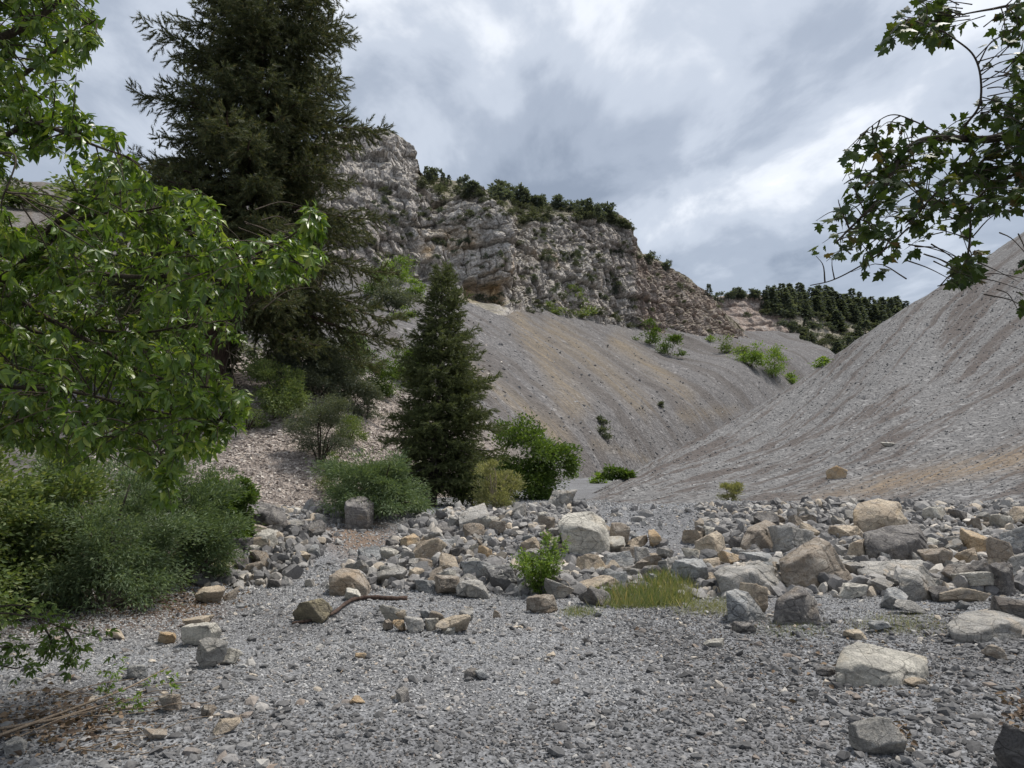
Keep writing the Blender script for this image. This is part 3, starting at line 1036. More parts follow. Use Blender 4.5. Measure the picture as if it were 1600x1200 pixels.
def hero(points, mat, label, back, base_px, seed=1, p=100, k=0.7, name='boulder', level=6, drop=0.12):
    """large rock from its visible corners (pixel, pixel, distance behind its foot), given real depth behind"""
    hit = ground_hit(*base_px)
    Y0 = hit[1]
    P = np.array([at(a, b, Y0 + dy) for a, b, dy in points])
    c2 = P.mean(0)
    B = c2 + (P - c2) * np.array([0.82, 1, 0.8]) + np.array([c2[0] / c2[1] * back, back, -0.08])
    low = P[P[:, 2] < c2[2]] - np.array([0, 0, drop])
    bm = bmesh.new()
    for v in np.concatenate([P, B, low]):
        bm.verts.new(v.tolist())
    r = bmesh.ops.convex_hull(bm, input=bm.verts[:])
    bm.normal_update()
    cen = np.concatenate([P, B]).mean(0)
    planes = {}
    for f in bm.faces:
        n = np.array(f.normal[:])
        d = float(n @ (np.array(f.verts[0].co[:]) - cen))
        if d < 0:
            n, d = -n, -d
        if d > 0.01 and np.isfinite(n).all() and np.linalg.norm(n) > 0.5:
            planes[tuple(np.round(n, 2))] = (n, d)
    bm.free()
    Nn = np.array([q[0] for q in planes.values()])
    Dd = np.array([q[1] for q in planes.values()])
    D, F = ico(level)
    V = D * facet_shape(D, Nn, Dd, p)[:, None]
    size = float(np.mean(V.max(0) - V.min(0)))
    V = roughen(V, size, seed, k)
    base = np.array([cen[0], cen[1], cen[2] + V[:, 2].min()])
    ROCK_SPOTS.append((cen[0], cen[1], size * 0.5))
    return put_rock(name, V + cen - base, F, mat, base, label, None, 'boulder', 6)


# the large boulders, by their corners
hero([(1218, 874, .22), (1276, 837, .50), (1299, 848, .30), (1264, 864, 0), (1230, 882, 0.02), (1334, 908, .22), (1316, 921, .10), (1272, 926, -.02), (1238, 914, 0), (1221, 892, .1)],
     'rock_brown', 'big brown block with slanted pale upper left face, largest in the right rubble', .75, (1265, 924), 11)
hero([(1112, 895, .18), (1125, 886, .35), (1185, 876, .5), (1198, 884, .42), (1232, 918, .3), (1222, 928, .1), (1180, 917, 0), (1150, 914, -.05), (1128, 915, 0), (1130, 900, 0), (1175, 893, .02)],
     'rock_grey', 'long low pale-topped slab lying left of the big brown block', .55, (1175, 932), 12)
hero([(1347, 833, .1), (1385, 822, .35), (1432, 818, .5), (1450, 846, .35), (1453, 858, .25), (1430, 868, .1), (1375, 874, 0), (1356, 872, 0), (1350, 850, 0), (1380, 860, -.08), (1438, 842, .05)],
     'rock_dark', 'wide dark boulder under the tan block and over a flat grey slab', .7, (1400, 880), 13)
hero([(1336, 884, .1), (1345, 877, .3), (1440, 874, .45), (1455, 884, .3), (1452, 896, .15), (1405, 902, 0), (1352, 904, 0), (1343, 895, 0), (1400, 880, .3)],
     'rock_grey', 'flat grey slab wedged beneath the wide dark boulder', .5, (1400, 908), 14)
hero([(870, 818, .15), (884, 803, .4), (925, 798, .55), (945, 812, .4), (955, 848, .3), (950, 858, .22), (930, 862, .12), (900, 870, .05), (894, 858, 0), (880, 840, 0), (905, 822, -.02), (935, 832, .05)],
     'rock_pale', 'massive boulder with pale lower face and dark top above the leafy sapling', .8, (915, 876), 15)
hero([(1305, 1038, .08), (1317, 1012, .22), (1342, 1003, .38), (1362, 1006, .42), (1450, 1026, .34), (1452, 1036, .26), (1440, 1052, .14), (1418, 1072, .02), (1384, 1071, -.02), (1382, 1046, 0), (1346, 1036, 0), (1303, 1062, 0), (1330, 1069, -.02)],
     'rock_pale', 'flat-topped pale boulder alone on the dark gravel at lower right', .28, (1375, 1072), 16, 60)
hero([(1478, 975, .15), (1500, 960, .4), (1555, 952, .6), (1590, 966, .5), (1640, 972, .6), (1640, 1004, .3), (1540, 1004, 0), (1510, 1003, 0), (1492, 990, 0), (1520, 990, -.05), (1575, 972, .15)],
     'rock_grey', 'broad low boulder with rough pale top and black front at the right edge', .6, (1545, 1004), 17)
hero([(538, 784, .1), (548, 776, .3), (570, 776, .4), (585, 785, .3), (584, 806, .28), (574, 826, .1), (560, 824, 0), (540, 818, 0), (541, 790, 0), (570, 794, 0), (574, 800, 0.02)],
     'rock_dark', 'squarish dark boulder perched alone on the bank crest beside bare soil', .75, (560, 828), 18)
hero([(366, 808, .2), (372, 794, .3), (400, 781, .4), (430, 784, .4), (448, 806, .35), (450, 820, .25), (436, 829, .15), (418, 822, .05), (395, 822, .1), (372, 816, .0), (410, 800, 0)],
     'rock_dark', 'bulky lumpy dark boulder on the bank crest nearest the left bushes', .8, (405, 838), 19, 30, 1.7)
hero([(1332, 800, .1), (1340, 786, .3), (1372, 779, .45), (1405, 784, .5), (1416, 812, .35), (1385, 826, .05), (1345, 831, 0), (1333, 815, 0), (1383, 806, -.03), (1368, 790, .1)],
     'rock_tan', 'tan block with orange right face on top of the right rubble', .6, (1375, 842), 20)
hero([(716, 806, .2), (735, 792, .4), (757, 785, .5), (764, 800, .3), (766, 815, .2), (764, 820, .1), (722, 824, 0), (718, 818, 0), (760, 806, 0)],
     'rock_grey', 'large flat grey slab propped on the bank crest before the dry shrub', .6, (742, 830), 22)
hero([(1208, 958, .05), (1213, 936, .1), (1246, 914, .25), (1256, 916, .25), (1278, 940, .2), (1282, 962, .1), (1262, 974, -.02), (1236, 975, -.02), (1210, 970, 0), (1232, 934, 0), (1256, 928, .03)],
     'rock_dark', 'grey wedge with tan top and an orange stain near the ground', .4, (1246, 976), 23)
hero([(1134, 924, .05), (1150, 920, .15), (1170, 926, .15), (1200, 966, .15), (1172, 972, 0), (1150, 970, -.03), (1136, 958, 0), (1160, 944, -.02)],
     'rock_slate', 'dark grey tilted wedge just right of the grass patch', .4, (1160, 974), 24)
hero([(513, 900, .1), (536, 886, .3), (562, 890, .35), (578, 912, .3), (574, 920, .1), (546, 930, 0), (515, 920, 0), (535, 903, -.02), (545, 898, 0)],
     'rock_brown', 'brown block with tan top behind the fallen branch', .45, (545, 932), 25)
hero([(1157, 850, .1), (1168, 825, .25), (1196, 812, .4), (1214, 820, .4), (1220, 845, .3), (1206, 860, .05), (1180, 863, 0), (1164, 856, 0), (1185, 828, .03)],
     'rock_brown', 'rounded brown-grey boulder at the top left of the right rubble', .6, (1190, 866), 26)
hero([(1402, 900, .1), (1416, 886, .2), (1440, 880, .3), (1470, 920, .3), (1462, 934, .1), (1424, 938, 0), (1408, 922, 0), (1430, 905, -.03)],
     'rock_grey', 'tall leaning grey wedge leaning against the flat grey slab', .4, (1432, 940), 27)

B = boulder
B(346, 820, 394, 850, 'rock_dark', 'dark slab lying below the lumpy dark boulder')
B(382, 818, 426, 852, 'rock_brown', 'brownish elongated stone slanting under the lumpy dark boulder', 0.5)
B(350, 838, 396, 869, 'rock_dark', 'angular dark stone left of the small tan wedge')
B(394, 838, 421, 864, 'rock_tan', 'small tan wedge tilted beside dark stones on the left bank', 0.5)
B(420, 828, 437, 847, 'rock_pale', 'pale triangular stone just above the small tan wedge')
B(453, 861, 488, 879, 'rock_tan', 'flat lens-shaped beige stone in the middle of the left bank')
B(366, 870, 393, 897, 'rock_dark', 'dark lump low on the left bank near the bushes')
B(534, 775, 546, 800, 'rock_dark', 'narrow dark stone tucked behind the squarish dark boulder', lift=.1)
B(556, 852, 597, 887, 'rock_slate', 'bluish grey boulder at the path edge below bare soil')
B(294, 877, 341, 910, 'rock_grey', 'grey boulder half under the left bushes')
B(306, 915, 355, 943, 'rock_tan', 'flat beige slab on the gravel below the left bushes', 0.8)
B(348, 916, 371, 939, 'rock_brown', 'brown stone leaning on the right end of the flat beige slab')
B(536, 918, 565, 940, 'rock_pale', 'small whitish stone in front of the brown block behind the branch')
B(415, 903, 439, 920, 'rock_dark', 'small black wedge at the foot of the left bank')
B(435, 890, 459, 905, 'rock_dark', 'dark flattish stone above the small black wedge')
B(282, 962, 331, 981, 'rock_tan', 'sandy flat slab resting on the whitish block at left')
B(292, 974, 342, 1011, 'rock_pale', 'whitish block under the sandy flat slab at left')
B(306, 999, 354, 1046, 'rock_grey', 'pointed grey stone with dark left face beside a green sprig', 0.6)
B(340, 1012, 376, 1040, 'rock_pale', 'pale rounded stone touching the pointed grey stone', 0.8)
B(765, 811, 790, 837, 'rock_brown', 'brown stone leaning right of the propped grey slab')
B(668, 815, 711, 845, 'rock_dark', 'dark angular boulder below left of the propped grey slab')
B(626, 833, 667, 860, 'rock_rust', 'rusty brown stone above the large sandy boulder')
B(645, 836, 701, 882, 'rock_tan', 'large sandy boulder in the middle of the central rubble', seed=5)
B(684, 842, 715, 864, 'rock_slate', 'smooth slate grey stone right of the large sandy boulder')
B(595, 852, 619, 872, 'rock_dark', 'dark stone between the bluish boulder and an upright grey one')
B(627, 857, 649, 884, 'rock_grey', 'upright greyish stone left of the large sandy boulder')
B(611, 866, 629, 884, 'rock_slate', 'small slate stone at the foot of an upright greyish one')
B(649, 871, 675, 899, 'rock_brown', 'reddish brown stone below the large sandy boulder')
B(745, 851, 769, 878, 'rock_rust', 'orange-beige stone alone in grey rubble left of the sapling')
B(724, 871, 749, 893, 'rock_pale', 'small whitish lump below the orange-beige stone')
B(585, 887, 637, 918, 'rock_grey', 'pale grey boulder low in the rubble right of the brown block')
B(637, 887, 663, 910, 'rock_tan', 'tan cube-like stone right of the low pale grey boulder')
B(645, 903, 681, 926, 'rock_slate', 'low grey stone at the gravel edge with white right end')
B(679, 900, 719, 931, 'rock_brown', 'tan-grey rounded stone at the gravel edge, left of a flat-topped one')
B(712, 907, 765, 936, 'rock_grey', 'flat-topped stone at the gravel edge with light upper face')
B(758, 882, 808, 920, 'rock_vein', 'dark boulder crossed by white veins left of the sapling')
B(720, 875, 768, 910, 'rock_slate', 'long striped grey stone slanting left of the veined boulder', 0.5)
B(850, 900, 898, 938, 'rock_grey', 'grey angular boulder just right of the sapling foot')
B(822, 929, 871, 959, 'rock_brown', 'dark brown stone lying alone on gravel before the sapling', 0.8)
B(854, 762, 901, 795, 'rock_grey', 'rounded grey boulder topping the crest by the gully path')
B(594, 943, 637, 973, 'rock_pale', 'pale leaning stone at the back left of the small stone ring', 0.5)
B(596, 968, 614, 987, 'rock_brown', 'little brown stone at the left end of the small stone ring')
B(613, 968, 633, 988, 'rock_rust', 'little orange stone in the small stone ring')
B(617, 960, 633, 973, 'rock_tan', 'little tan stone stacked on the orange one', lift=.05)
B(631, 964, 663, 990, 'rock_grey', 'grey block in the small stone ring right of the orange stone')
B(663, 965, 685, 986, 'rock_pale', 'whitish pyramid-shaped stone in the small stone ring')
B(682, 959, 736, 991, 'rock_tan', 'rounded tan stone, biggest in the small stone ring', 0.7)
B(690, 979, 711, 992, 'rock_pale', 'tiny white stone before the biggest tan one of the ring')
B(670, 955, 697, 970, 'rock_brown', 'brown stone at the back of the small stone ring')
B(655, 953, 672, 968, 'rock_slate', 'small grey stone at the back middle of the stone ring')
B(717, 952, 740, 971, 'rock_grey', 'greyish stone at the back right of the small stone ring')
B(770, 953, 782, 966, 'rock_tan', 'small tan cube standing alone on gravel right of the stone ring')
B(900, 863, 947, 895, 'rock_tan', 'tan boulder directly under the massive pale-faced boulder')
B(939, 859, 991, 894, 'rock_slate', 'slate grey boulder right of the tan one under the massive boulder')
B(970, 853, 993, 873, 'rock_brown', 'dark brown stone above right of the slate grey boulder')
B(991, 853, 1019, 889, 'rock_grey', 'upright grey stone at the lower tip of the gravel chute')
B(978, 834, 1013, 858, 'rock_tan', 'rough beige stone right of the massive pale-faced boulder')
B(953, 815, 983, 858, 'rock_brown', 'stacked brownish stone against the right side of the massive boulder')
B(1013, 827, 1033, 856, 'rock_rust', 'orange and white stone stuck in the gravel chute')
B(906, 900, 966, 928, 'rock_tan', 'tan slab with clean upper face left of the grass patch')
B(905, 916, 953, 948, 'rock_dark', 'dark rough stone under the tan slab left of the grass')
B(1048, 874, 1105, 918, 'rock_slate', 'large mottled grey boulder behind the right end of the grass')
B(1092, 870, 1124, 899, 'rock_tan', 'tan rounded stone on the mottled grey boulder')
B(1087, 829, 1133, 873, 'rock_tan', 'tan-topped wedge with dark underside right of the gravel chute')
B(1125, 859, 1160, 887, 'rock_rust', 'orange-tan faceted stone left of the rounded brown-grey boulder')
B(1002, 883, 1033, 909, 'rock_dark', 'dark angular stone just behind the grass patch')
B(970, 879, 1003, 901, 'rock_dark', 'blackish stone behind the left half of the grass patch')
B(1025, 868, 1060, 908, 'rock_grey', 'light grey boulder behind the grass left of the mottled one')
B(949, 892, 979, 919, 'rock_slate', 'bluish slab poking out behind the grass tops')
B(1146, 973, 1180, 990, 'rock_dark', 'small black angular stone on the gravel below the dark wedge', 0.7)
B(1208, 817, 1272, 874, 'rock_grey', 'grey-brown pointed boulder between the rounded one and the big block')
B(1301, 819, 1349, 848, 'rock_tan', 'tan and dark stone left below the tan block')
B(1244, 789, 1277, 813, 'rock_grey', 'pale grey stone on the crest left of the tan block')
B(1199, 805, 1229, 823, 'rock_brown', 'brown stone topping the rounded brown-grey boulder', lift=.02)
B(1158, 862, 1212, 890, 'rock_slate', 'flat bluish slab between the rounded boulder and the long low slab')
B(1308, 911, 1352, 936, 'rock_pale', 'white-topped stone before the flat grey slab')
B(1152, 909, 1198, 960, 'rock_tan', 'tan-topped stone standing behind the dark tilted wedge')
B(1320, 840, 1352, 882, 'rock_tan', 'tan block squeezed between the big brown block and the wide dark boulder')
B(1444, 853, 1491, 894, 'rock_brown', 'light-topped stone with reddish front right of the wide dark boulder')
B(1489, 854, 1527, 886, 'rock_tan', 'tan-topped dark stone below the orange-faced one')
B(1508, 824, 1550, 870, 'rock_rust', 'stone with bright orange right face high in the right rubble')
B(1543, 836, 1584, 890, 'rock_brown', 'brown upright stone left of the large slate boulder at the edge')
B(1568, 812, 1650, 872, 'rock_slate', 'large slate boulder cut by the right edge of the picture')
B(1580, 858, 1650, 902, 'rock_grey', 'grey boulder at the right edge under the large slate one')
B(1551, 878, 1597, 932, 'rock_dark', 'black stone with tan top near the right edge', seed=3)
B(1500, 890, 1556, 928, 'rock_pale', 'pale rough boulder left of the black tan-topped stone')
B(1466, 917, 1547, 942, 'rock_tan', 'long flat tan slab at the foot of the right rubble', 0.6)
B(1474, 880, 1520, 918, 'rock_dark', 'dark brown boulder above the long flat tan slab')
B(1556, 932, 1650, 984, 'rock_dark', 'dark slab leaning behind the broad low boulder at the edge')
B(1442, 789, 1476, 814, 'rock_pale', 'pale stone on the crest right of the tan block')
B(1480, 835, 1511, 860, 'rock_grey', 'grey flat stone left of the orange-faced one')
B(1451, 839, 1478, 860, 'rock_pale', 'whitish stone at the right end of the wide dark boulder')
B(1585, 789, 1630, 822, 'rock_tan', 'tan stone on the crest at the right edge')
B(1378, 920, 1422, 954, 'rock_slate', 'greenish grey stone at the foot of the leaning wedge')
B(1400, 938, 1452, 962, 'rock_grey', 'low grey stone with moss before the leaning wedge', 0.7)
B(1358, 971, 1389, 988, 'rock_slate', 'flat bluish stone on the gravel above the pale flat-topped boulder')
B(1320, 984, 1352, 1000, 'rock_tan', 'flat tan stone just behind the pale flat-topped boulder')
B(1338, 1126, 1404, 1184, 'rock_grey', 'grey half-buried rock near the bottom right of the gravel', seed=31, bury=0.2)
B(1538, 1008, 1568, 1032, 'rock_brown', 'small brown stone below the broad low boulder')
B(1578, 1150, 1680, 1240, 'rock_dark', 'dark rock cut off by the lower right corner')
B(1275, 1044, 1305, 1058, 'rock_dark', 'small dark stone touching the left of the pale flat-topped boulder')
B(1416, 1060, 1450, 1074, 'rock_tan', 'small beige stone at the right foot of the pale flat-topped boulder')
B(245, 989, 273, 1008, 'rock_rust', 'orange stone alone on gravel left of the whitish block')
B(163, 984, 198, 1001, 'rock_tan', 'flat layered tan stone at the end of the low leafy branch', 0.7)
B(198, 1040, 234, 1063, 'rock_slate', 'grey wedge on gravel between two green sprigs', 0.7)
B(618, 1076, 640, 1099, 'rock_dark', 'small dark pointed stone alone in the open gravel')
B(546, 1088, 570, 1101, 'rock_rust', 'small flat rust-brown stone in the open gravel')
B(248, 1086, 282, 1113, 'rock_brown', 'brown wedge stone right of the fallen twigs', 0.7)
B(221, 1142, 262, 1158, 'rock_brown', 'flat dark brown stone below the fallen twigs')
B(0, 1158, 40, 1185, 'rock_grey', 'grey stone at the lower left corner')
B(312, 1104, 336, 1122, 'rock_brown', 'dark brown stone right of the brown wedge one')
B(332, 1128, 372, 1150, 'rock_tan', 'tan-faced stone in the lower left gravel')
B(726, 1046, 746, 1062, 'rock_dark', 'dark pebble, left one of two in the open gravel')
B(742, 1048, 764, 1063, 'rock_slate', 'bluish pebble, right one of two in the open gravel')
B(1100, 998, 1132, 1012, 'rock_pale', 'flat pale stone on gravel below the black angular one', 0.8)
B(458, 933, 518, 974, 'rock_moss', 'mottled mossy boulder hugged by the fallen branch', 0.9, seed=4)
B(556, 1020, 574, 1030, 'rock_rust', 'small yellowish stone in the middle of the open gravel')
B(1290, 725, 1322, 748, 'rock_rust', 'tan boulder lying alone on the right scree slope', 0.7, surf='talus_slope')
B(1377, 689, 1397, 699, 'rock_pale', 'small pale stone higher up the right scree slope', 0.8, surf='talus_slope')

# smaller stones heaped between the boulders: 170 of the bank, one look
protos = []
for k in range(14):
    V, F = rock_mesh(900 + k, (1.0, RNG.uniform(0.7, 1.0), RNG.uniform(0.5, 0.85)), 3)
    m = ['rock_grey', 'rock_dark', 'rock_brown', 'rock_slate', 'rock_grey', 'rock_tan', 'rock_pale'][k % 7]
    protos.append((V, F, m))
placed, tries = 0, 0
proto_ob = {}
while placed < 170 and tries < 6000:
    tries += 1
    px = RNG.uniform(330, 1640)
    lo, hi = np.interp(px, [330, 480, 560, 780, 960, 1060, 1100, 1600], [820, 815, 850, 800, 830, 880, 815, 800]), \
        np.interp(px, [330, 480, 600, 900, 1120, 1300, 1640], [905, 910, 915, 930, 920, 930, 985])
    py = RNG.uniform(lo, hi)
    if 945 < px < 1090 and py < 790 + 0.75 * (px - 945) and px < 1080: continue           # the gravel chute
    h = ground_hit(px, py)
    if abs(h[0] / h[1] + 0.285 - 0.0295 * (h[1] - 9.7)) < 0.04: continue     # the path
    r = RNG.uniform(0.08, 0.17) if RNG.random() < 0.75 else RNG.uniform(0.15, 0.24)
    if any((h[0] - a) ** 2 + (h[1] - b) ** 2 < (0.55 * c + r * 0.6) ** 2 for a, b, c in ROCK_SPOTS): continue
    k = int(RNG.integers(14))
    if k not in proto_ob:
        V, F, m = protos[k]
        o = put_rock('stone', V + np.array([0, 0, 0.3]), F, m, (0, 0, 0), 'small angular stone wedged in the rubble bank among the boulders', 'small stones filling the rubble bank', 'rock', 3)
        proto_ob[k] = o
    else:
        o = proto_ob[k].copy()
        COL.objects.link(o)
    o.location = [float(h[0]), float(h[1]), float(h[2] - 0.1 * r)]
    o.scale = (2 * r,) * 3
    o.rotation_euler = (RNG.uniform(-.4, .4), RNG.uniform(-.4, .4), RNG.uniform(0, 6.28))
    ROCK_SPOTS.append((h[0], h[1], r))
    placed += 1

# ------------------------------------------------------------------ gravel, rubble and loose scree (nobody could count them)


def pebble(seed, level):
    V, F = ico(level)
    rng = np.random.default_rng(seed)
    C = rand_dirs(9, rng)
    r = facet_shape(V, C, rng.uniform(0.6, 1.0, 9), 18)
    V = V * np.minimum(r, 1.6)[:, None]
    return V * np.array([1, 0.78, 0.52 if level < 2 else 0.68]), F


OCT = (np.array([[1, 0, 0], [0, 1, 0], [-1, 0, 0], [0, -1, 0], [0, 0, 1], [0, 0, -1]], float),
       np.array([[0, 1, 4], [1, 2, 4], [2, 3, 4], [3, 0, 4], [1, 0, 5], [2, 1, 5], [3, 2, 5], [0, 3, 5]]))


def stones(P, r, rng, level):
    """angular stones lying roughly flat at P"""
    n = len(P)
    Vs, Fs, off = [], [], 0
    groups = np.array_split(rng.permutation(n), 10)
    for g, idx in enumerate(groups):
        if level == 0:
            tv = OCT[0] * np.array([1, 0.8, 0.6]) + rng.normal(size=(6, 3)) * 0.22
            tf = OCT[1]
        else:
            tv, tf = pebble(500 + g + 31 * level, level)
        k = len(idx)
        D = rng.normal(size=(k, 3)) * np.array([1, 1, 0.28 if level < 2 else 0.7])
        sc = r[idx][:, None] * rng.uniform(0.7, 1.25, (k, 3))
        V, F = scatter(tv, tf, P[idx], D, rng.normal(size=k) * (0.35 if level < 2 else 1.2), sc)
        Vs.append(V)
        Fs.append(F + off)
        off += len(V)
    return np.concatenate(Vs), np.concatenate(Fs)


def wedge(n, y0, y1, t0, t1, rng, power=1.0):
    u = rng.random(n)
    Y = np.sqrt(y0 ** 2 + (y1 ** 2 - y0 ** 2) * u ** power)
    t = rng.uniform(t0, t1, n)
    return t * Y, Y


rng = np.random.default_rng(11)


def on_ground(x, Y, r):
    return np.stack([x, Y, ground_h(x, Y) + 0.15 * r], -1)


x, Y = wedge(205000, 2.4, 11.5, -1.05, 1.05, rng)
r = rng.uniform(0.0065, 0.016, len(x)) * (1 + 0.25 * fbm(np.stack([x, Y, 0 * x], -1) * 0.8, 2, 3))
dark = smooth(-0.15, 0.25, 0.5 * fbm(np.stack([x, Y, 0 * x], -1) * 0.5, 3, 8) + 0.50 * smooth(0.3, 2.2, x) * smooth(9.0, 6.5, Y) + 0.55 * smooth(5.8, 4.4, Y) + 0.30 * smooth(-1.4, -2.4, x) * smooth(8, 6, Y) - 0.20) > rng.random(len(x))  # nearest stones coloured darker for canopy shade; on the right, darker coarse gravel
P = on_ground(x, Y, r)
V, F = stones(P[~dark], r[~dark], rng, 0)
tag(mesh_np('gravel', V, F, MAT['gravel']), kind='stuff')
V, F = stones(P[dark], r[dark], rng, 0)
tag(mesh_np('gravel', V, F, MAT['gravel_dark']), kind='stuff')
# coarser stones, densest towards the camera and on the right
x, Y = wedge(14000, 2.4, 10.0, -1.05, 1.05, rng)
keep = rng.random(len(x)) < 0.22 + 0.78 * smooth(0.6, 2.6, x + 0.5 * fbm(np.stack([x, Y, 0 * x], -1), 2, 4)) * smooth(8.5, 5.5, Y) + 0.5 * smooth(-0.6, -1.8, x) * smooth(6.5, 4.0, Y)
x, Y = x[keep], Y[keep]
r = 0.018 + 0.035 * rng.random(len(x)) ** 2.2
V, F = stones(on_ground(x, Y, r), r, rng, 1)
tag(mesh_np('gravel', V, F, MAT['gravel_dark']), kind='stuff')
x, Y = wedge(2600, 2.6, 10.0, -0.85, 0.85, rng)
r = 0.016 + 0.028 * rng.random(len(x)) ** 3
V, F = stones(on_ground(x, Y, r), r, rng, 1)
tag(mesh_np('gravel', V, F, MAT['rubble']), kind='stuff')
# the bank and the flat behind it
x, Y = wedge(70000, 9.5, 26, -0.46, 0.85, rng)
r = rng.uniform(0.014, 0.035, len(x))
V, F = stones(on_ground(x, Y, r), r, rng, 0)
tag(mesh_np('gravel', V, F, MAT['gravel']), kind='stuff')
# rubble in the bank
x, Y = wedge(14000, 9.2, 16, -0.42, 0.85, rng)
t = x / Y
path = np.abs(t + 0.285 - 0.0295 * (Y - 9.7)) < 0.032
soil = (np.abs(t + 0.205) < 0.045) & (np.abs(Y - 13.2) < 1.2)
chute = (t > 0.115) & (t < 0.25) & (Y > 10.8 + 12 * np.abs(t - 0.20)) & (Y > 11)
front = Y < np.interp(t, [-0.42, 0, 0.3, 0.6], [10.2, 9.5, 9.0, 8.5])
keep = ~(path & (rng.random(len(x)) < 0.9)) & ~(soil & (rng.random(len(x)) < 0.85)) & ~(chute & (rng.random(len(x)) < 0.93)) & ~front
x, Y = x[keep], Y[keep]
r = 0.022 + 0.085 * rng.random(len(x)) ** 2.4
V, F = stones(on_ground(x, Y, r), r, rng, 2)
tag(mesh_np('rubble', V, F, MAT['rubble']), kind='stuff')
x, Y = wedge(5400, 9.4, 15.5, -0.42, 0.85, rng)
t = x / Y
path = np.abs(t + 0.285 - 0.0295 * (Y - 9.7)) < 0.036
soil = (np.abs(t + 0.205) < 0.045) & (np.abs(Y - 13.2) < 1.2)
chute = (t > 0.10) & (t < 0.25) & (Y > 10.8 + 12 * np.abs(t - 0.20)) & (Y > 10.8)
front = Y < np.interp(t, [-0.42, 0, 0.3, 0.6], [10.3, 9.6, 9.1, 8.7])
keep = ~path & ~soil & ~chute & ~front & (fbm(np.stack([x, Y, 0 * x], -1) * 0.9, 2, 6) > -0.18)
x, Y = x[keep], Y[keep]
r = 0.05 + 0.09 * rng.random(len(x)) ** 1.8
P = on_ground(x, Y, r)
P[:, 2] += 0.12 * rng.random(len(x)) ** 2 * smooth(-0.1, 0.4, fbm(np.stack([x, Y, 0 * x], -1) * 0.7, 2, 16))
lf = (x / Y < -0.25) | (rng.random(len(x)) < 0.35)
V, F = stones(P[~lf], r[~lf], rng, 2)
tag(mesh_np('rubble', V, F, MAT['rubble']), kind='stuff')
V, F = stones(P[lf], r[lf], rng, 2)
tag(mesh_np('rubble', V, F, MAT['rubble_dark']), kind='stuff')


def on_slope(name, n, box, rng, rlo, rhi, mat, level=0, cond=None, power=2.0):
    """stones strewn over a slope: sampled through the slope's own surface"""
    b = [q for q in TERRAIN if q[0] == name][0][1]
    P = []
    px = rng.uniform(box[0], box[2], n)
    py = rng.uniform(box[1], box[3], n)
    if cond is not None:
        k = cond(px, py)
        px, py = px[k], py[k]
    D = ray(px, py)
    eye = Vector(EYE.tolist())
    for d in D:
        h = b.ray_cast(eye, Vector(d.tolist()).normalized())
        if h[0] is not None:
            P.append(h[0][:])
    P = np.array(P)
    r = rlo + (rhi - rlo) * rng.random(len(P)) ** power
    r *= np.clip(P[:, 1] / 30, 0.7, 3.0)
    V, F = stones(P, r, rng, level)
    return tag(mesh_np('scree', V, F, MAT[mat]), kind='stuff')


on_slope('hillside', 24000, (60, 500, 840, 810), rng, 0.02, 0.14, 'scree_near', 0, lambda a, b: (rng.random(len(a)) < smooth(505, 640, b)) & (rng.random(len(a)) < smooth(820, 700, a)), 3.5)
on_slope('hillside', 22000, (340, 600, 640, 800), rng, 0.02, 0.10, 'scree_near', 0, None, 3.0)
on_slope('talus_slope', 20000, (930, 420, 1640, 800), rng, 0.018, 0.065, 'scree_right', 0, None, 2.5)
on_slope('hillside', 3000, (560, 450, 1240, 745), rng, 0.03, 0.10, 'scree_right', 0, None, 3.0)

# ------------------------------------------------------------------ plants: templates
def leaflet(w=0.42, lobes=True):
    """one folded, arched leaflet along +y, length 1"""
    ys = np.array([0.0, 0.16, 0.36, 0.58, 0.80, 1.0])
    hw = np.array([0.02, 0.62, 1.0, 0.86, 0.42, 0.0]) * w * 0.5
    V = []
    for y, h in zip(ys, hw):
        z = -0.30 * y * y
        V += [(-h, y + 0.03, z + 0.35 * h), (0, y, z), (h, y + 0.03, z + 0.35 * h)]
    F = []
    for i in range(5):
        a = 3 * i
        F += [(a, a + 1, a + 4, a + 3), (a + 1, a + 2, a + 5, a + 4)]
    return np.array(V), np.array(F)


def compound(seed):
    """box elder leaf: stalk with a terminal leaflet and one or two pairs"""
    r = np.random.default_rng(seed)
    V0, F0 = leaflet()
    b = Bag()
    parts = [(1.0, 0, 0.42, 0.62), (0.85, 52, 0.36, 0.55), (0.85, -48, 0.38, 0.55)]
    if seed % 2: parts += [(0.7, 62, 0.14, 0.45), (0.7, -60, 0.16, 0.45)]
    for _, ang, y0, ln in parts:
        a = math.radians(ang + r.uniform(-10, 10))
        tilt = r.uniform(-0.5, 0.5)
        V = V0 * ln
        V = np.stack([V[:, 0], V[:, 1] * math.cos(tilt) - V[:, 2] * math.sin(tilt), V[:, 1] * math.sin(tilt) + V[:, 2] * math.cos(tilt)], -1)
        c, s_ = math.cos(a), math.sin(a)
        V = np.stack([V[:, 0] * c + V[:, 1] * s_, -V[:, 0] * s_ + V[:, 1] * c + y0, V[:, 2]], -1)
        b.add(V, F0)
    b.add(np.array([(-0.008, 0, 0), (0.008, 0, 0), (0.006, 0.5, 0.0), (-0.006, 0.5, 0.0)]), np.array([(0, 1, 2, 3)]))
    V, F = b.get()
    return V, F[0]


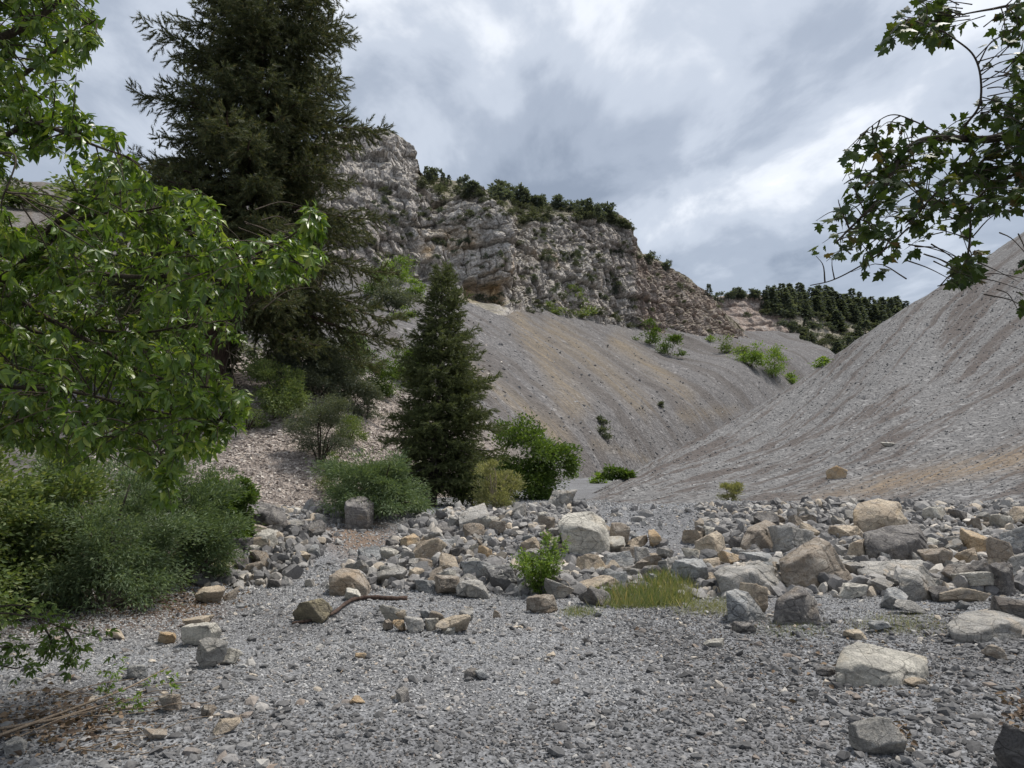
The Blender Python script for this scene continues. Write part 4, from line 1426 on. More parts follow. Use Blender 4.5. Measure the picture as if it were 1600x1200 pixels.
def maple_leaf():
    half = [(0.0, 0.0), (0.20, -0.06), (0.16, 0.06), (0.46, 0.10), (0.36, 0.24), (0.52, 0.46), (0.36, 0.46), (0.22, 0.44), (0.26, 0.66), (0.14, 0.74), (0.0, 1.0)]
    out = half + [(-x, y) for x, y in half[-2:0:-1]]
    V = [(0, 0.32, 0.02)] + [(x, y, -0.28 * abs(x) - 0.12 * (y - 0.3) ** 2) for x, y in out]
    n = len(out)
    F = [(0, 1 + i, 1 + (i + 1) % n) for i in range(n)]
    V = np.array(V)
    m = len(V)
    V = np.concatenate([V, [(-0.01, -0.5, 0.05), (0.01, -0.5, 0.05), (0, 0.02, 0)]])
    V[:, 1] += 0.5
    F = F + [(m, m + 1, m + 2)]
    return V, np.array(F)


SMALL_LEAF = (np.array([(0, 0, 0), (0.28, 0.45, 0.08), (0, 1, -0.08), (-0.28, 0.45, 0.08)]), np.array([(0, 1, 2), (0, 2, 3)]))
NARROW_LEAF = (np.array([(0, 0, 0), (0.13, 0.45, 0.04), (0, 1, -0.12), (-0.13, 0.45, 0.04)]), np.array([(0, 1, 2), (0, 2, 3)]))


def spray(seed, n=26):
    r = np.random.default_rng(seed)
    V, F = [], []
    for k in range(n):
        y = k / n * 0.85
        a = r.uniform(0, 6.28)
        o = np.array([math.cos(a), 0, 0.65 * math.sin(a)])
        tip = np.array([0, y + r.uniform(0.22, 0.40), 0]) + o * r.uniform(0.20, 0.36)
        sd = np.cross(o, [0, 1, 0]) * 0.05
        p = np.array([0, y, 0])
        i = len(V)
        V += [p - sd, p + sd, tip]
        F.append((i, i + 1, i + 2))
    return np.array(V), np.array(F)


SPRAYS = [spray(s) for s in range(4)]


def conifer(seed, H, lengths, nbr, z0, trunk_r, lean=(0, 0), spray_len=0.16, elev=(25, -18), keep=None, twig_step=0.12, sub=0.34, thick=1.0, gap=0.0):
    """trunk tube, list of branch tubes and the needle sprays of a fir or spruce in local space"""
    r = np.random.default_rng(seed)
    zs = np.linspace(0, H, 14)
    bend = np.stack([lean[0] * (zs / H) ** 1.0 + 0.02 * H * 0.2 * np.sin(zs * 0.5), lean[1] * (zs / H), zs], -1)
    trunk = tube(bend, trunk_r * (1 - zs / H) ** 0.8 + 0.012, 10)
    branches, P, D, S = [], [], [], []
    ga = 0
    for k in range(nbr):
        f = (k + r.uniform(0, 1)) / nbr
        z = z0 + (H * 0.985 - z0) * (1 - (1 - f) ** 0.9 if False else f)
        if r.random() < gap: continue
        h = z / H
        L = np.interp(h, [q[0] for q in lengths], [q[1] for q in lengths]) * r.uniform(0.58, 1.12)
        ga += 2.39996 + r.uniform(-0.5, 0.5)
        az = ga
        e = math.radians(np.interp(h, [0, 1], [elev[1], elev[0]]) + r.uniform(-9, 9))
        if keep is not None:
            L *= keep(az, h)
        if L < 0.15: continue
        n = max(5, int(L / 0.22))
        s = np.linspace(0, 1, n)
        o = np.array([np.interp(z, zs, bend[:, 0]), np.interp(z, zs, bend[:, 1]), z])
        hd = np.array([math.cos(az), math.sin(az), 0])
        rise = math.tan(e) * s - 0.22 * s ** 2 + 0.16 * s ** 4
        C = o + hd * (L * s)[:, None] + np.array([0, 0, 1]) * (L * rise)[:, None]
        C += 0.03 * L * np.stack([np.sin(7 * s + az), np.cos(6 * s + 2 * az), 0 * s], -1) * s[:, None]
        branches.append(tube(C, np.interp(s, [0, 1], [0.02 + 0.016 * L, 0.006]), 5))
        m = max(4, int(L / twig_step))
        for j in range(m):
            q = 0.16 + 0.84 * (j + r.random()) / m
            if q > 1: q = 1.0
            c = np.array([np.interp(q, s, C[:, i]) for i in range(3)])
            i0 = min(int(q * (n - 1)), n - 2)
            T = C[i0 + 1] - C[i0]
            T = T / np.linalg.norm(T)
            side = np.cross(T, [0, 0, 1.0])
            side /= np.linalg.norm(side) + 1e-9
            sg = 1 if j % 2 else -1
            l2 = (sub * L * (1 - q) ** 0.7 * r.uniform(0.5, 1.1) + 0.14) if q < 0.99 else 0.2
            d2 = T * r.uniform(0.5, 0.9) + side * sg * r.uniform(0.5, 1.0) + np.array([0, 0, thick * r.uniform(-0.55, 0.38)])
            d2 /= np.linalg.norm(d2)
            ns = max(1, int(round(l2 / (spray_len * 0.42))))
            for t in range(ns):
                w = (t + 0.5) / ns
                P.append(c + d2 * l2 * w + np.array([0, 0, -0.18 * l2 * w * w]))
                D.append(d2 + r.normal(size=3) * 0.35)
                S.append(spray_len * r.uniform(0.8, 1.35))
    P, D, S = np.array(P), np.array(D), np.array(S)
    Vs, Fs, off = [], [], 0
    which = r.integers(0, 4, len(P))
    for w in range(4):
        k = which == w
        if not k.any(): continue
        V, F = scatter(SPRAYS[w][0], SPRAYS[w][1], P[k], D[k], r.uniform(0, 6.28, k.sum()), S[k])
        Vs.append(V)
        Fs.append(F + off)
        off += len(V)
    return trunk, branches, (np.concatenate(Vs), np.concatenate(Fs))


def crown_leaves(seed, rx, ry, rz, ncl, nleaf, leaf, tpl=SMALL_LEAF, base=0.12, up=0.25, lump=0.55, fill=0.45):
    """leaf-sized faces in many clumps through an uneven, lobed crown standing on z = 0"""
    r = np.random.default_rng(seed)
    nl = max(9, ncl // 7)
    dl = rand_dirs(nl, r)
    dl[:, 2] = np.where(dl[:, 2] < -0.7, -dl[:, 2], dl[:, 2])
    ring = np.arange(nl // 3) * 2.4 + seed
    dl[:len(ring)] = np.stack([0.8 * np.cos(ring), 0.8 * np.sin(ring), np.full(len(ring), -0.62)], -1)
    rl = (fill + (1 - fill) * r.random(nl) ** 0.5) * (1 + lump * 0.6 * r.normal(size=nl)).clip(0.45, 1.35)
    which = r.integers(0, nl, ncl)
    d = dl[which] * (rl[which] * 0.86)[:, None] + r.normal(size=(ncl, 3)) * 0.17
    C = d * np.array([rx, ry, rz * 0.50])
    d = d / (np.linalg.norm(d, axis=1, keepdims=True) + 1e-6)
    C[:, 2] += rz * 0.46
    C[:, 2] = np.maximum(C[:, 2], base * rz)
    sz = r.uniform(0.45, 1.3, ncl) * 0.50 * (rx * ry * rz) ** (1 / 3) / ncl ** (1 / 3)
    k = r.integers(0, ncl, nleaf)
    off = r.normal(size=(nleaf, 3)) * np.array([1, 1, 0.62])
    P = C[k] + off * sz[k][:, None]
    P[:, 2] = np.maximum(P[:, 2], 0.02 + 0.05 * rz * r.random(nleaf))
    D = 0.6 * off + 0.9 * d[k] + rand_dirs(nleaf, r) * 0.9 + np.array([0, 0, up])
    return scatter(tpl[0], tpl[1], P, D, r.uniform(-1.3, 1.3, nleaf), leaf * r.uniform(0.7, 1.3, nleaf)), C


def stems(C, k, r, rad, spread=0.12):
    out = []
    idx = r.permutation(len(C))[:k]
    for i in idx:
        b = C[i] * np.array([spread, spread, 0])
        m = (b + C[i]) / 2 + np.array([0, 0, 0.12 * C[i][2]]) + r.normal(size=3) * 0.05 * np.linalg.norm(C[i])
        P = catmull(np.array([b, m, C[i]]), 8)
        P[0, 2] = -0.05
        out.append(tube(P, np.linspace(rad, rad * 0.3, 8), 5))
    return out


def shrub(name, label, cat, loc, w, h, mat, seed, ncl=70, nleaf=6000, leaf=0.05, tpl=SMALL_LEAF, nstem=3, bark='bark_twig', group=None, lump=0.55, depth=None, fill=0.45, up=0.25, stem_r=None):
    t = thing(name, label, cat, loc, group)
    (V, F), C = crown_leaves(seed, w / 2, (depth or w) / 2, h, ncl, nleaf, leaf, tpl, lump=lump, fill=fill, up=up)
    mesh_np('foliage', V, F, MAT[mat], t)
    r = np.random.default_rng(seed + 5)
    for V, F in stems(C, nstem, r, stem_r or 0.012 + 0.012 * h):
        mesh_np('stem', V, F, MAT[bark], t, True)
    return t


def shrub_px(px, py, wpx, hpx, surf, name, label, mat, seed, cat='shrub', **kw):
    """a shrub whose foot is where the picture shows it on the ground or slope"""
    if surf is None:
        P = ground_hit(px, py)
    else:
        h = surf_hit(px, py, [surf]) or surf_hit(px, py)
        P = ground_hit(px, py) if h is None else h[0]
    m = P[1] / FPX
    return shrub(name, label, cat, P - np.array([0, 0, 0.03]), wpx * m, hpx * m, mat, seed, **kw)

# ------------------------------------------------------------------ the two near conifers
# tall fir on the left slope
yf = 25.5
bf = surf_hit(326, 612, ['hillside'])[0]
mf = bf[1] / FPX
ft = thing('fir_tree', 'tall dark fir with leaning reddish trunk rising beyond the top of the picture', 'tree', bf)
Hf = 800 * mf


def fir_keep(az, h):
    # lower boughs reach out to the right, some gaps at mid height
    r_ = math.cos(az)
    k = 1.0
    if h < 0.62: k *= 1.0 + 0.24 * max(r_, 0) - 0.08 * max(-r_, 0)
    return k


trunk, brs, crown = conifer(21, Hf, [(0.0, 175 * mf), (0.18, 215 * mf), (0.35, 205 * mf), (0.48, 178 * mf), (0.60, 172 * mf), (0.8, 140 * mf), (0.93, 70 * mf), (1.0, 14 * mf)], 215, Hf * 0.15, 0.52, (92 * mf, -0.4),
                            0.30, (20, -14), fir_keep, 0.088, 0.40, 1.7, 0.10)
mesh_np('trunk', trunk[0], trunk[1], MAT['bark_red'], ft, True)
for V, F in brs[:100]:
    mesh_np('branch', V, F, MAT['bark_red'], ft, True)
mesh_np('crown', crown[0], crown[1], MAT['needle_fir'], ft)
# smaller spruce in the middle
bs = ground_hit(676, 792)
ms = bs[1] / FPX
Hs = 384 * ms
st_ = thing('spruce_tree', 'conical green spruce standing alone at the foot of the scree in the middle', 'tree', bs)
trunk, brs, crown = conifer(33, Hs, [(0.0, 1.2), (0.12, 1.45), (0.27, 1.68), (0.45, 1.42), (0.65, 1.0), (0.85, 0.52), (1.0, 0.12)], 290, Hs * 0.07, 0.11, (12 * ms, 0),
                            0.155, (36, -8), lambda az, h: (1.0 + 0.14 * math.cos(az)) * (1 + 0.10 * math.sin(az * 2.3 + h * 31)), 0.07, 0.42, 0.9, 0.04)
mesh_np('trunk', trunk[0], trunk[1], MAT['bark_grey'], st_, True)
for V, F in brs[:60]:
    mesh_np('branch', V, F, MAT['bark_grey'], st_, True)
mesh_np('crown', crown[0], crown[1], MAT['needle_spruce'], st_)

# ------------------------------------------------------------------ shrubs of the valley floor and the near slope
X = shrub_px
X(495, 622, 150, 112, 'hillside', 'shrub', 'big grey-green shrub on the slope right of the tall fir', 'leaf_sage', 41, ncl=150, nleaf=26000, leaf=0.10, fill=0.3)
X(432, 655, 110, 100, 'hillside', 'shrub', 'olive shrub under the lower right boughs of the tall fir', 'leaf_olive', 42, ncl=90, nleaf=15000, leaf=0.08, fill=0.3)
X(500, 722, 120, 105, 'hillside', 'shrub', 'loose olive shrub in the middle of the near left scree', 'leaf_sage', 43, ncl=110, nleaf=16000, leaf=0.055, nstem=9, fill=0.25)
X(606, 622, 72, 72, 'hillside', 'shrub', 'rounded green shrub on the scree just left of the spruce', 'leaf_deep', 44, ncl=60, nleaf=7000, leaf=0.10)
X(572, 655, 50, 45, 'hillside', 'shrub', 'low greyish shrub on the scree below the rounded green one', 'leaf_sage', 45, ncl=40, nleaf=3500, leaf=0.07)
X(385, 672, 60, 60, 'hillside', 'shrub', 'dark twiggy shrub at the foot of the tall fir', 'leaf_olive', 46, ncl=40, nleaf=2500, leaf=0.06, nstem=12)
X(585, 803, 165, 98, None, 'shrub', 'wide dusky green shrub behind the squarish boulder, left of the spruce', 'leaf_willow', 47, ncl=170, nleaf=30000, leaf=0.075, tpl=NARROW_LEAF, nstem=10, fill=0.25)
X(520, 775, 60, 62, 'hillside', 'shrub', 'thin grey-green shrub at the left end of the wide dusky one', 'leaf_olive', 48, ncl=40, nleaf=3500, leaf=0.05, nstem=8)
X(775, 797, 66, 66, None, 'shrub', 'pale straw-coloured bush in front of the leafy green tree', 'leaf_straw', 49, ncl=60, nleaf=6000, leaf=0.06, tpl=NARROW_LEAF, nstem=14, up=1.0, bark='bark_pale')
X(722, 790, 95, 80, None, 'shrub', 'dark green undergrowth at the right foot of the spruce', 'leaf_deep', 50, ncl=60, nleaf=7000, leaf=0.06)
X(548, 600, 90, 80, 'hillside', 'shrub', 'green-grey shrub just right of the big grey-green one on the slope', 'leaf_willow', 141, ncl=80, nleaf=10000, leaf=0.12, fill=0.3)
X(440, 590, 100, 90, 'hillside', 'shrub', 'dusky shrub behind the olive one under the tall fir', 'leaf_sage', 142, ncl=80, nleaf=11000, leaf=0.11, fill=0.3)
X(640, 600, 60, 60, 'hillside', 'shrub', 'green shrub partly hidden behind the left side of the spruce', 'leaf_deep', 143, ncl=50, nleaf=6000, leaf=0.12, fill=0.3)
X(545, 690, 60, 45, 'hillside', 'shrub', 'low olive shrub below the loose one on the near left scree', 'leaf_olive', 144, ncl=40, nleaf=4500, leaf=0.06, fill=0.3)
X(640, 785, 80, 80, None, 'shrub', 'dusky shrub tucked against the left foot of the spruce', 'leaf_willow', 145, ncl=70, nleaf=10000, leaf=0.07, tpl=NARROW_LEAF, fill=0.3)
# leafy tree right of the spruce: two crowns on one trunk
P = ground_hit(822, 779)
m = P[1] / FPX
lt = thing('leafy_tree', 'small bright green leafy tree leaning right beside the spruce', 'tree', P)
cr = Bag()
for k, (dx, dz, w, h) in enumerate([(-8, 8, 118, 118), (50, 28, 66, 66), (-38, 0, 70, 80), (10, -6, 100, 60)]):
    (V, F), C = crown_leaves(60 + k, w * m / 2, w * m / 2, h * m, 60, 8000 if k == 0 else 3800, 0.105, lump=0.5)
    cr.add(V + np.array([dx * m, 0.1 * k - 0.3, dz * m]), F)
V, F = cr.get()
mesh_np('crown', V, F[0], MAT['leaf_deep'], lt)
V, F = tube(catmull(np.array([(0.2, 0.2, -0.1), (0.1, 0.1, 0.7), (0.6, 0, 1.6), (1.3, 0, 2.2)]) * (m / 0.025), 10), np.linspace(0.09, 0.03, 10), 7)
mesh_np('trunk', V, F, MAT['bark_grey'], lt, True)
X(970, 747, 38, 20, 'talus_slope', 'shrub', 'low dark green bush where the gully path disappears', 'leaf_deep', 51, ncl=30, nleaf=1800, leaf=0.16)
X(934, 755, 34, 13, None, 'shrub', 'tiny bright weed patch on the gully path', 'leaf_bright', 52, ncl=20, nleaf=900, leaf=0.13)
X(1140, 784, 44, 27, 'talus_slope', 'shrub', 'yellow-green tuft at the foot of the right scree slope', 'leaf_straw', 53, ncl=30, nleaf=2600, leaf=0.07, tpl=NARROW_LEAF, up=1.2)
X(940, 662, 18, 15, 'hillside', 'shrub', 'upper of two small dry bushes on the bare left scree', 'leaf_sage', 54, ncl=14, nleaf=600, leaf=0.2)
X(945, 684, 20, 17, 'hillside', 'shrub', 'lower of two small dry bushes on the bare left scree', 'leaf_sage', 55, ncl=14, nleaf=600, leaf=0.2)
X(1033, 636, 10, 8, 'hillside', 'shrub', 'tiny lone bush on the scree above the gully', 'leaf_sage', 56, ncl=8, nleaf=250, leaf=0.25)
X(612, 488, 85, 72, 'hillside', 'shrub', 'grey-green thicket on the upper scree right of the fir', 'leaf_sage', 57, ncl=70, nleaf=6000, leaf=0.22)
X(622, 442, 66, 46, 'hillside', 'shrub', 'light green bush above the grey-green thicket', 'leaf_bright', 58, ncl=40, nleaf=2800, leaf=0.30)
X(585, 462, 50, 50, 'hillside', 'shrub', 'green bush at the upper left of the grey-green thicket', 'leaf_deep', 59, ncl=40, nleaf=2500, leaf=0.28)
X(648, 470, 30, 40, 'hillside', 'shrub', 'narrow light green bush at the right end of the thicket', 'leaf_bright', 60, ncl=25, nleaf=1500, leaf=0.25)
X(690, 452, 60, 46, 'hillside', 'shrub', 'light green bush peeping out behind the tip of the spruce', 'leaf_bright', 61, ncl=40, nleaf=2600, leaf=0.30)
X(630, 500, 36, 18, 'hillside', 'shrub', 'low olive cushion below the grey-green thicket', 'leaf_olive', 62, ncl=20, nleaf=1200, leaf=0.2)
X(1014, 538, 44, 34, 'hillside', 'shrub', 'dark green bush, upper one of the pair under the cliff', 'leaf_deep', 63, ncl=30, nleaf=1600, leaf=0.42)
X(1045, 556, 40, 30, 'hillside', 'shrub', 'dark green bush, lower one of the pair under the cliff', 'leaf_deep', 64, ncl=30, nleaf=1600, leaf=0.42)
X(1111, 534, 17, 14, 'hillside', 'shrub', 'small bright bush at the right foot of the cliff', 'leaf_bright', 65, ncl=12, nleaf=400, leaf=0.45)
X(1142, 552, 44, 24, 'hillside', 'shrub', 'dull green bush starting the row of bushes down the gully', 'leaf_olive', 66, ncl=24, nleaf=1200, leaf=0.45)
X(1172, 573, 52, 46, 'hillside', 'shrub', 'tallest yellow-green bush in the row down the gully', 'leaf_bright', 67, ncl=34, nleaf=1800, leaf=0.45)
X(1206, 590, 54, 40, 'hillside', 'shrub', 'yellow-green bush, third in the row down the gully', 'leaf_bright', 68, ncl=34, nleaf=1800, leaf=0.42)
X(1244, 606, 40, 27, 'hillside', 'shrub', 'lowest bush of the row, touching the right scree outline', 'leaf_bright', 69, ncl=24, nleaf=1200, leaf=0.40)

# ------------------------------------------------------------------ left thicket beside the gravel
T = [(-110, 985, 300, 330, 'leaf_olive', 'yellow-green bush at the very left edge behind the low branch', 71),
     (40, 950, 250, 250, 'leaf_olive', 'tall yellowish green bush left in the thicket beneath the box elder', 72),
     (165, 948, 230, 205, 'leaf_willow', 'dark blue-green bush in the middle of the left thicket', 73),
     (285, 912, 170, 190, 'leaf_willow', 'grey-green willowy bush at the right end of the left thicket', 74),
     (345, 858, 92, 118, 'leaf_deep', 'fresh green bush behind the right end of the left thicket', 75),
     (150, 890, 260, 215, 'leaf_willow', 'tall dull green bush at the back of the left thicket', 76)]
for px, py, w, h, mt, lb, sd in T:
    X(px, py, w, h, None, 'shrub', lb, mt, sd, ncl=170, nleaf=24000, leaf=0.058, tpl=NARROW_LEAF if mt == 'leaf_willow' else SMALL_LEAF, nstem=12, lump=0.6, fill=0.5, bark='bark_grey')

# ------------------------------------------------------------------ far plants on the cliff, the bench and the far hill


def far_conifer(seed, n=420):
    r = np.random.default_rng(seed)
    z = 0.06 + 0.94 * r.random(n) ** 1.25
    tier = 0.75 + 0.25 * np.cos(z * 46 + r.uniform(0, 6))
    rad = 0.26 * (1 - z) ** 0.8 * tier * np.sqrt(r.random(n)) * 1.25
    a = r.uniform(0, 6.28, n)
    k = 1 + 0.3 * np.sin(a * 2 + seed) * (1 - z)
    P = np.stack([rad * np.cos(a) * k, rad * np.sin(a) * k, z * 0.97], -1)
    D = np.stack([np.cos(a), np.sin(a), r.uniform(-0.5, 0.5, n)], -1)
    return scatter(SMALL_LEAF[0] * np.array([1.2, 1, 1]), SMALL_LEAF[1], P, D, r.uniform(-1, 1, n), 0.11 * r.uniform(0.6, 1.3, n))


def far_pine(seed, n=420):
    (V, F), C = crown_leaves(seed, 0.36, 0.36, 0.92, 40, n, 0.15, lump=0.45, fill=0.25)
    V[:, 2] += 0.08
    tv, tf = tube_tri(np.array([(0, 0, -0.08), (0.01, 0, 0.3), (0, 0.01, 0.7)]), np.array([0.035, 0.03, 0.012]), 5)
    return np.concatenate([V, tv]), np.concatenate([F, tf + len(V)])


def far_bush(seed, n=330):
    return crown_leaves(seed, 0.5, 0.5, 0.8, 16, n, 0.16, lump=0.7)[0]


FAR = {'c': [far_conifer(s) for s in range(5)], 'p': [far_pine(80 + s) for s in range(5)], 'b': [far_bush(90 + s) for s in range(6)]}
FAR_OB = {}


def brush_patch(name, spots, surf, mat, rng):
    """brush that reads as one mass"""
    b = Bag()
    for px, py, hpx, wide in spots:
        h = surf_hit(px, py, surf)
        if h is None: continue
        s = hpx * h[0][1] / FPX
        V, F = FAR['b'][int(rng.integers(len(FAR['b'])))]
        a = rng.uniform(0, 6.28)
        c, s_ = math.cos(a), math.sin(a)
        W = np.stack([(V[:, 0] * c - V[:, 1] * s_) * s * wide, (V[:, 0] * s_ + V[:, 1] * c) * s * wide, V[:, 2] * s - 0.08 * s], -1)
        b.add(W + h[0], F)
    V, F = b.get()
    return tag(mesh_np(name, V, F[0], MAT[mat]), kind='stuff')


def far_plant(kind, px, py, hpx, wide, surf, label, group, mat, rng=RNG):
    h = surf_hit(px, py, surf)
    if h is None: return None
    P = h[0]
    s = hpx * P[1] / FPX
    k = int(rng.integers(len(FAR[kind])))
    key = (kind, k, mat)
    if key not in FAR_OB:
        V, F = FAR[kind][k]
        o = mesh_np('conifer' if kind == 'c' else 'pine_tree' if kind == 'p' else 'shrub', V, F, MAT[mat])
        FAR_OB[key] = o
    else:
        o = FAR_OB[key].copy()
        COL.objects.link(o)
    o.location = [float(P[0]), float(P[1]), float(P[2] - 0.06 * s)]
    o.scale = (s * wide, s * wide, s)
    o.rotation_euler = (0, 0, float(rng.uniform(0, 6.28)))
    tag(o, label, 'shrub' if kind == 'b' else 'tree', group)
    return o


def curve_y(px, pts):
    return np.interp(px, [q[0] for q in pts], [q[1] for q in pts])


CREST = [(545, 212), (575, 207), (648, 240), (657, 278), (700, 285), (742, 297), (790, 308), (835, 318), (870, 322), (920, 333), (960, 342), (985, 352), (1000, 396), (1030, 411), (1100, 458), (1130, 490)]
RIM = [(655, 296), (700, 322), (742, 306), (790, 343), (835, 352), (870, 345), (920, 346), (985, 355)]
r_ = np.random.default_rng(5)
for k in range(46):                                        # trees along the skyline above the cliff
    px = r_.uniform(660, 968)
    py = curve_y(px, CREST) + r_.uniform(2, 7)
    far_plant('p' if r_.random() < 0.75 else 'c', px, py, r_.uniform(17, 29), r_.uniform(1.0, 1.5), ['cliff'], 'dark evergreen on the skyline of the wooded bench above the cliff', 'evergreens along the cliff skyline', 'needle_far', r_)
for k in range(80):                                        # shrubs covering the bench below them
    px = r_.uniform(658, 985)
    a, b = curve_y(px, CREST), curve_y(px, RIM)
    py = a + (max(b - a, 8)) * r_.uniform(0.15, 0.95)
    far_plant('b', px, py + 3, r_.uniform(9, 17), r_.uniform(1.1, 1.7), ['cliff'], 'rounded grey-green shrub on the bench behind the cliff edge', 'shrubs on the bench above the cliff', 'leaf_far', r_)
LEDGES = [(600, 312, 46, 12, 12), (690, 345, 40, 22, 16), (620, 350, 35, 22, 12), (700, 395, 26, 20, 10), (840, 372, 22, 16, 14), (905, 400, 34, 14, 16), (965, 398, 26, 12, 12),
          (865, 408, 30, 22, 16), (930, 440, 45, 18, 14), (830, 430, 16, 26, 8), (880, 462, 22, 14, 10), (960, 472, 28, 16, 8), (1020, 410, 28, 8, 6), (755, 400, 25, 30, 8), (590, 400, 25, 20, 6), (1080, 450, 35, 8, 8)]
for cx, cy, sx, sy, n in LEDGES:                           # shrubs rooted in ledges and cracks of the face
    for k in range(int(n * 0.62)):
        far_plant('b', cx + r_.normal() * sx * 0.6, cy + r_.normal() * sy * 0.6, r_.uniform(6, 14), r_.uniform(0.9, 1.4), ['cliff'], 'small dark shrub rooted on a ledge of the limestone cliff face', 'shrubs on the cliff face', 'needle_far' if r_.random() < 0.45 else 'leaf_far', r_)
FOOT = [(748, 470, 12, 1.8), (765, 474, 12, 2.0), (784, 476, 10, 1.8), (828, 488, 12, 1.2), (842, 487, 12, 1.1), (858, 486, 17, 1.2), (872, 492, 18, 1.3), (888, 494, 15, 1.4), (904, 478, 30, 1.0), (892, 462, 22, 1.0),
        (908, 496, 20, 1.3), (920, 492, 24, 1.1), (934, 492, 16, 1.5), (962, 502, 14, 1.6), (985, 512, 10, 1.6), (1005, 516, 12, 1.2)]
for px, py, h, w in FOOT:
    far_plant('b', px, py, h, w, None, 'bush in the strip along the foot of the cliff above the scree', 'bushes along the cliff foot', 'leaf_olive' if h > 16 else 'leaf_far', r_)
far_plant('c', 921, 338, 33, 1.3, ['cliff'], 'lone taller conifer standing out on the skyline near the cliff corner', None, 'needle_far', r_)
far_plant('p', 1014, 412, 22, 1.2, ['cliff'], 'small pine on the ridge just below the square cliff corner', None, 'needle_far', r_)
far_plant('p', 1040, 424, 20, 1.3, ['cliff'], 'round pine on the descending ridge, below the small one', None, 'needle_far', r_)
far_plant('c', 1108, 464, 23, 1.2, ['cliff'], 'slim conifer at the low end of the descending cliff ridge', None, 'needle_far', r_)
far_plant('p', 1121, 474, 18, 1.3, ['cliff', 'far_hill'], 'bushy pine right of the slim conifer at the ridge end', None, 'needle_far', r_)
FH = [(1112, 468), (1168, 463), (1225, 471), (1305, 477), (1405, 493)]
for k in range(12):
    px = r_.uniform(1136, 1192)
    far_plant('p', px, curve_y(px, FH) + 2, r_.uniform(8, 17), 1.4, ['far_hill'], 'small pine on top of the bare far ledges', 'pines on the far ledges', 'needle_far', r_)
for k in range(190):
    px = r_.uniform(1196, 1420)
    top = curve_y(px, FH)
    u = r_.random()
    py = top + (r_.uniform(1, 22) if u < 0.62 else r_.uniform(22, 95))
    if 1215 < px < 1300 and 496 < py < 530 and r_.random() < 0.75: continue
    if px < 1255 and py > 505: continue
    far_plant('c', px, py, r_.uniform(20, 37), r_.uniform(1.0, 1.5), ['far_hill'], 'dark conifer in the wood covering the far hillside', 'conifers of the far wood', 'needle_far', r_)
for k in range(54):
    px = r_.uniform(1215, 1400)
    py = r_.uniform(490, 575)
    if px < 1260 and py > 520 and r_.random() < 0.5: continue
    far_plant('b', px, py, r_.uniform(8, 16), r_.uniform(1.2, 1.8), ['far_hill'], 'rounded bush between the conifers of the far hillside', 'bushes on the far hillside', 'leaf_far', r_)
for px, py, h, w in [(1165, 495, 8, 1.6), (1190, 492, 9, 2.2), (1208, 552, 14, 1.4), (1252, 556, 16, 2.0), (1240, 552, 14, 1.5), (1222, 548, 9, 1.4), (1258, 535, 26, 1.0)]:
    far_plant('b', px, py, h, w, ['far_hill'], 'bush scattered on the bare scree below the far ledges', 'bushes below the far ledges', 'leaf_far', r_)
far_plant('b', 1284, 572, 22, 1.5, ['far_hill', 'talus_slope'], 'yellow-green bush cut by the outline of the right scree', None, 'leaf_bright', r_)
brush_patch('brush', [(r_.uniform(-400, 330), r_.uniform(286, 600), r_.uniform(24, 55), r_.uniform(1.2, 1.9)) for k in range(150)], ['hillside'], 'leaf_olive', r_)
brush_patch('brush', [(r_.uniform(-400, 420), r_.uniform(286, 600), r_.uniform(20, 45), r_.uniform(1.2, 1.9)) for k in range(110)], ['hillside'], 'leaf_sage', r_)
brush_patch('brush', [(r_.uniform(1195, 1420), r_.uniform(480, 580), r_.uniform(7, 15), r_.uniform(1.2, 2.2)) for k in range(150)], ['far_hill'], 'needle_far', r_)
brush_patch('brush', [(r_.uniform(560, 1130), r_.uniform(300, 520), r_.uniform(4, 9), r_.uniform(1.0, 1.8)) for k in range(190)], ['cliff'], 'leaf_far', r_)

# ------------------------------------------------------------------ broadleaf boughs close to the camera


def inflate(poly, k):
    c = np.mean(poly, 0)
    return [(c[0] + (x - c[0]) * k, c[1] + (y - c[1]) * k) for x, y in poly]


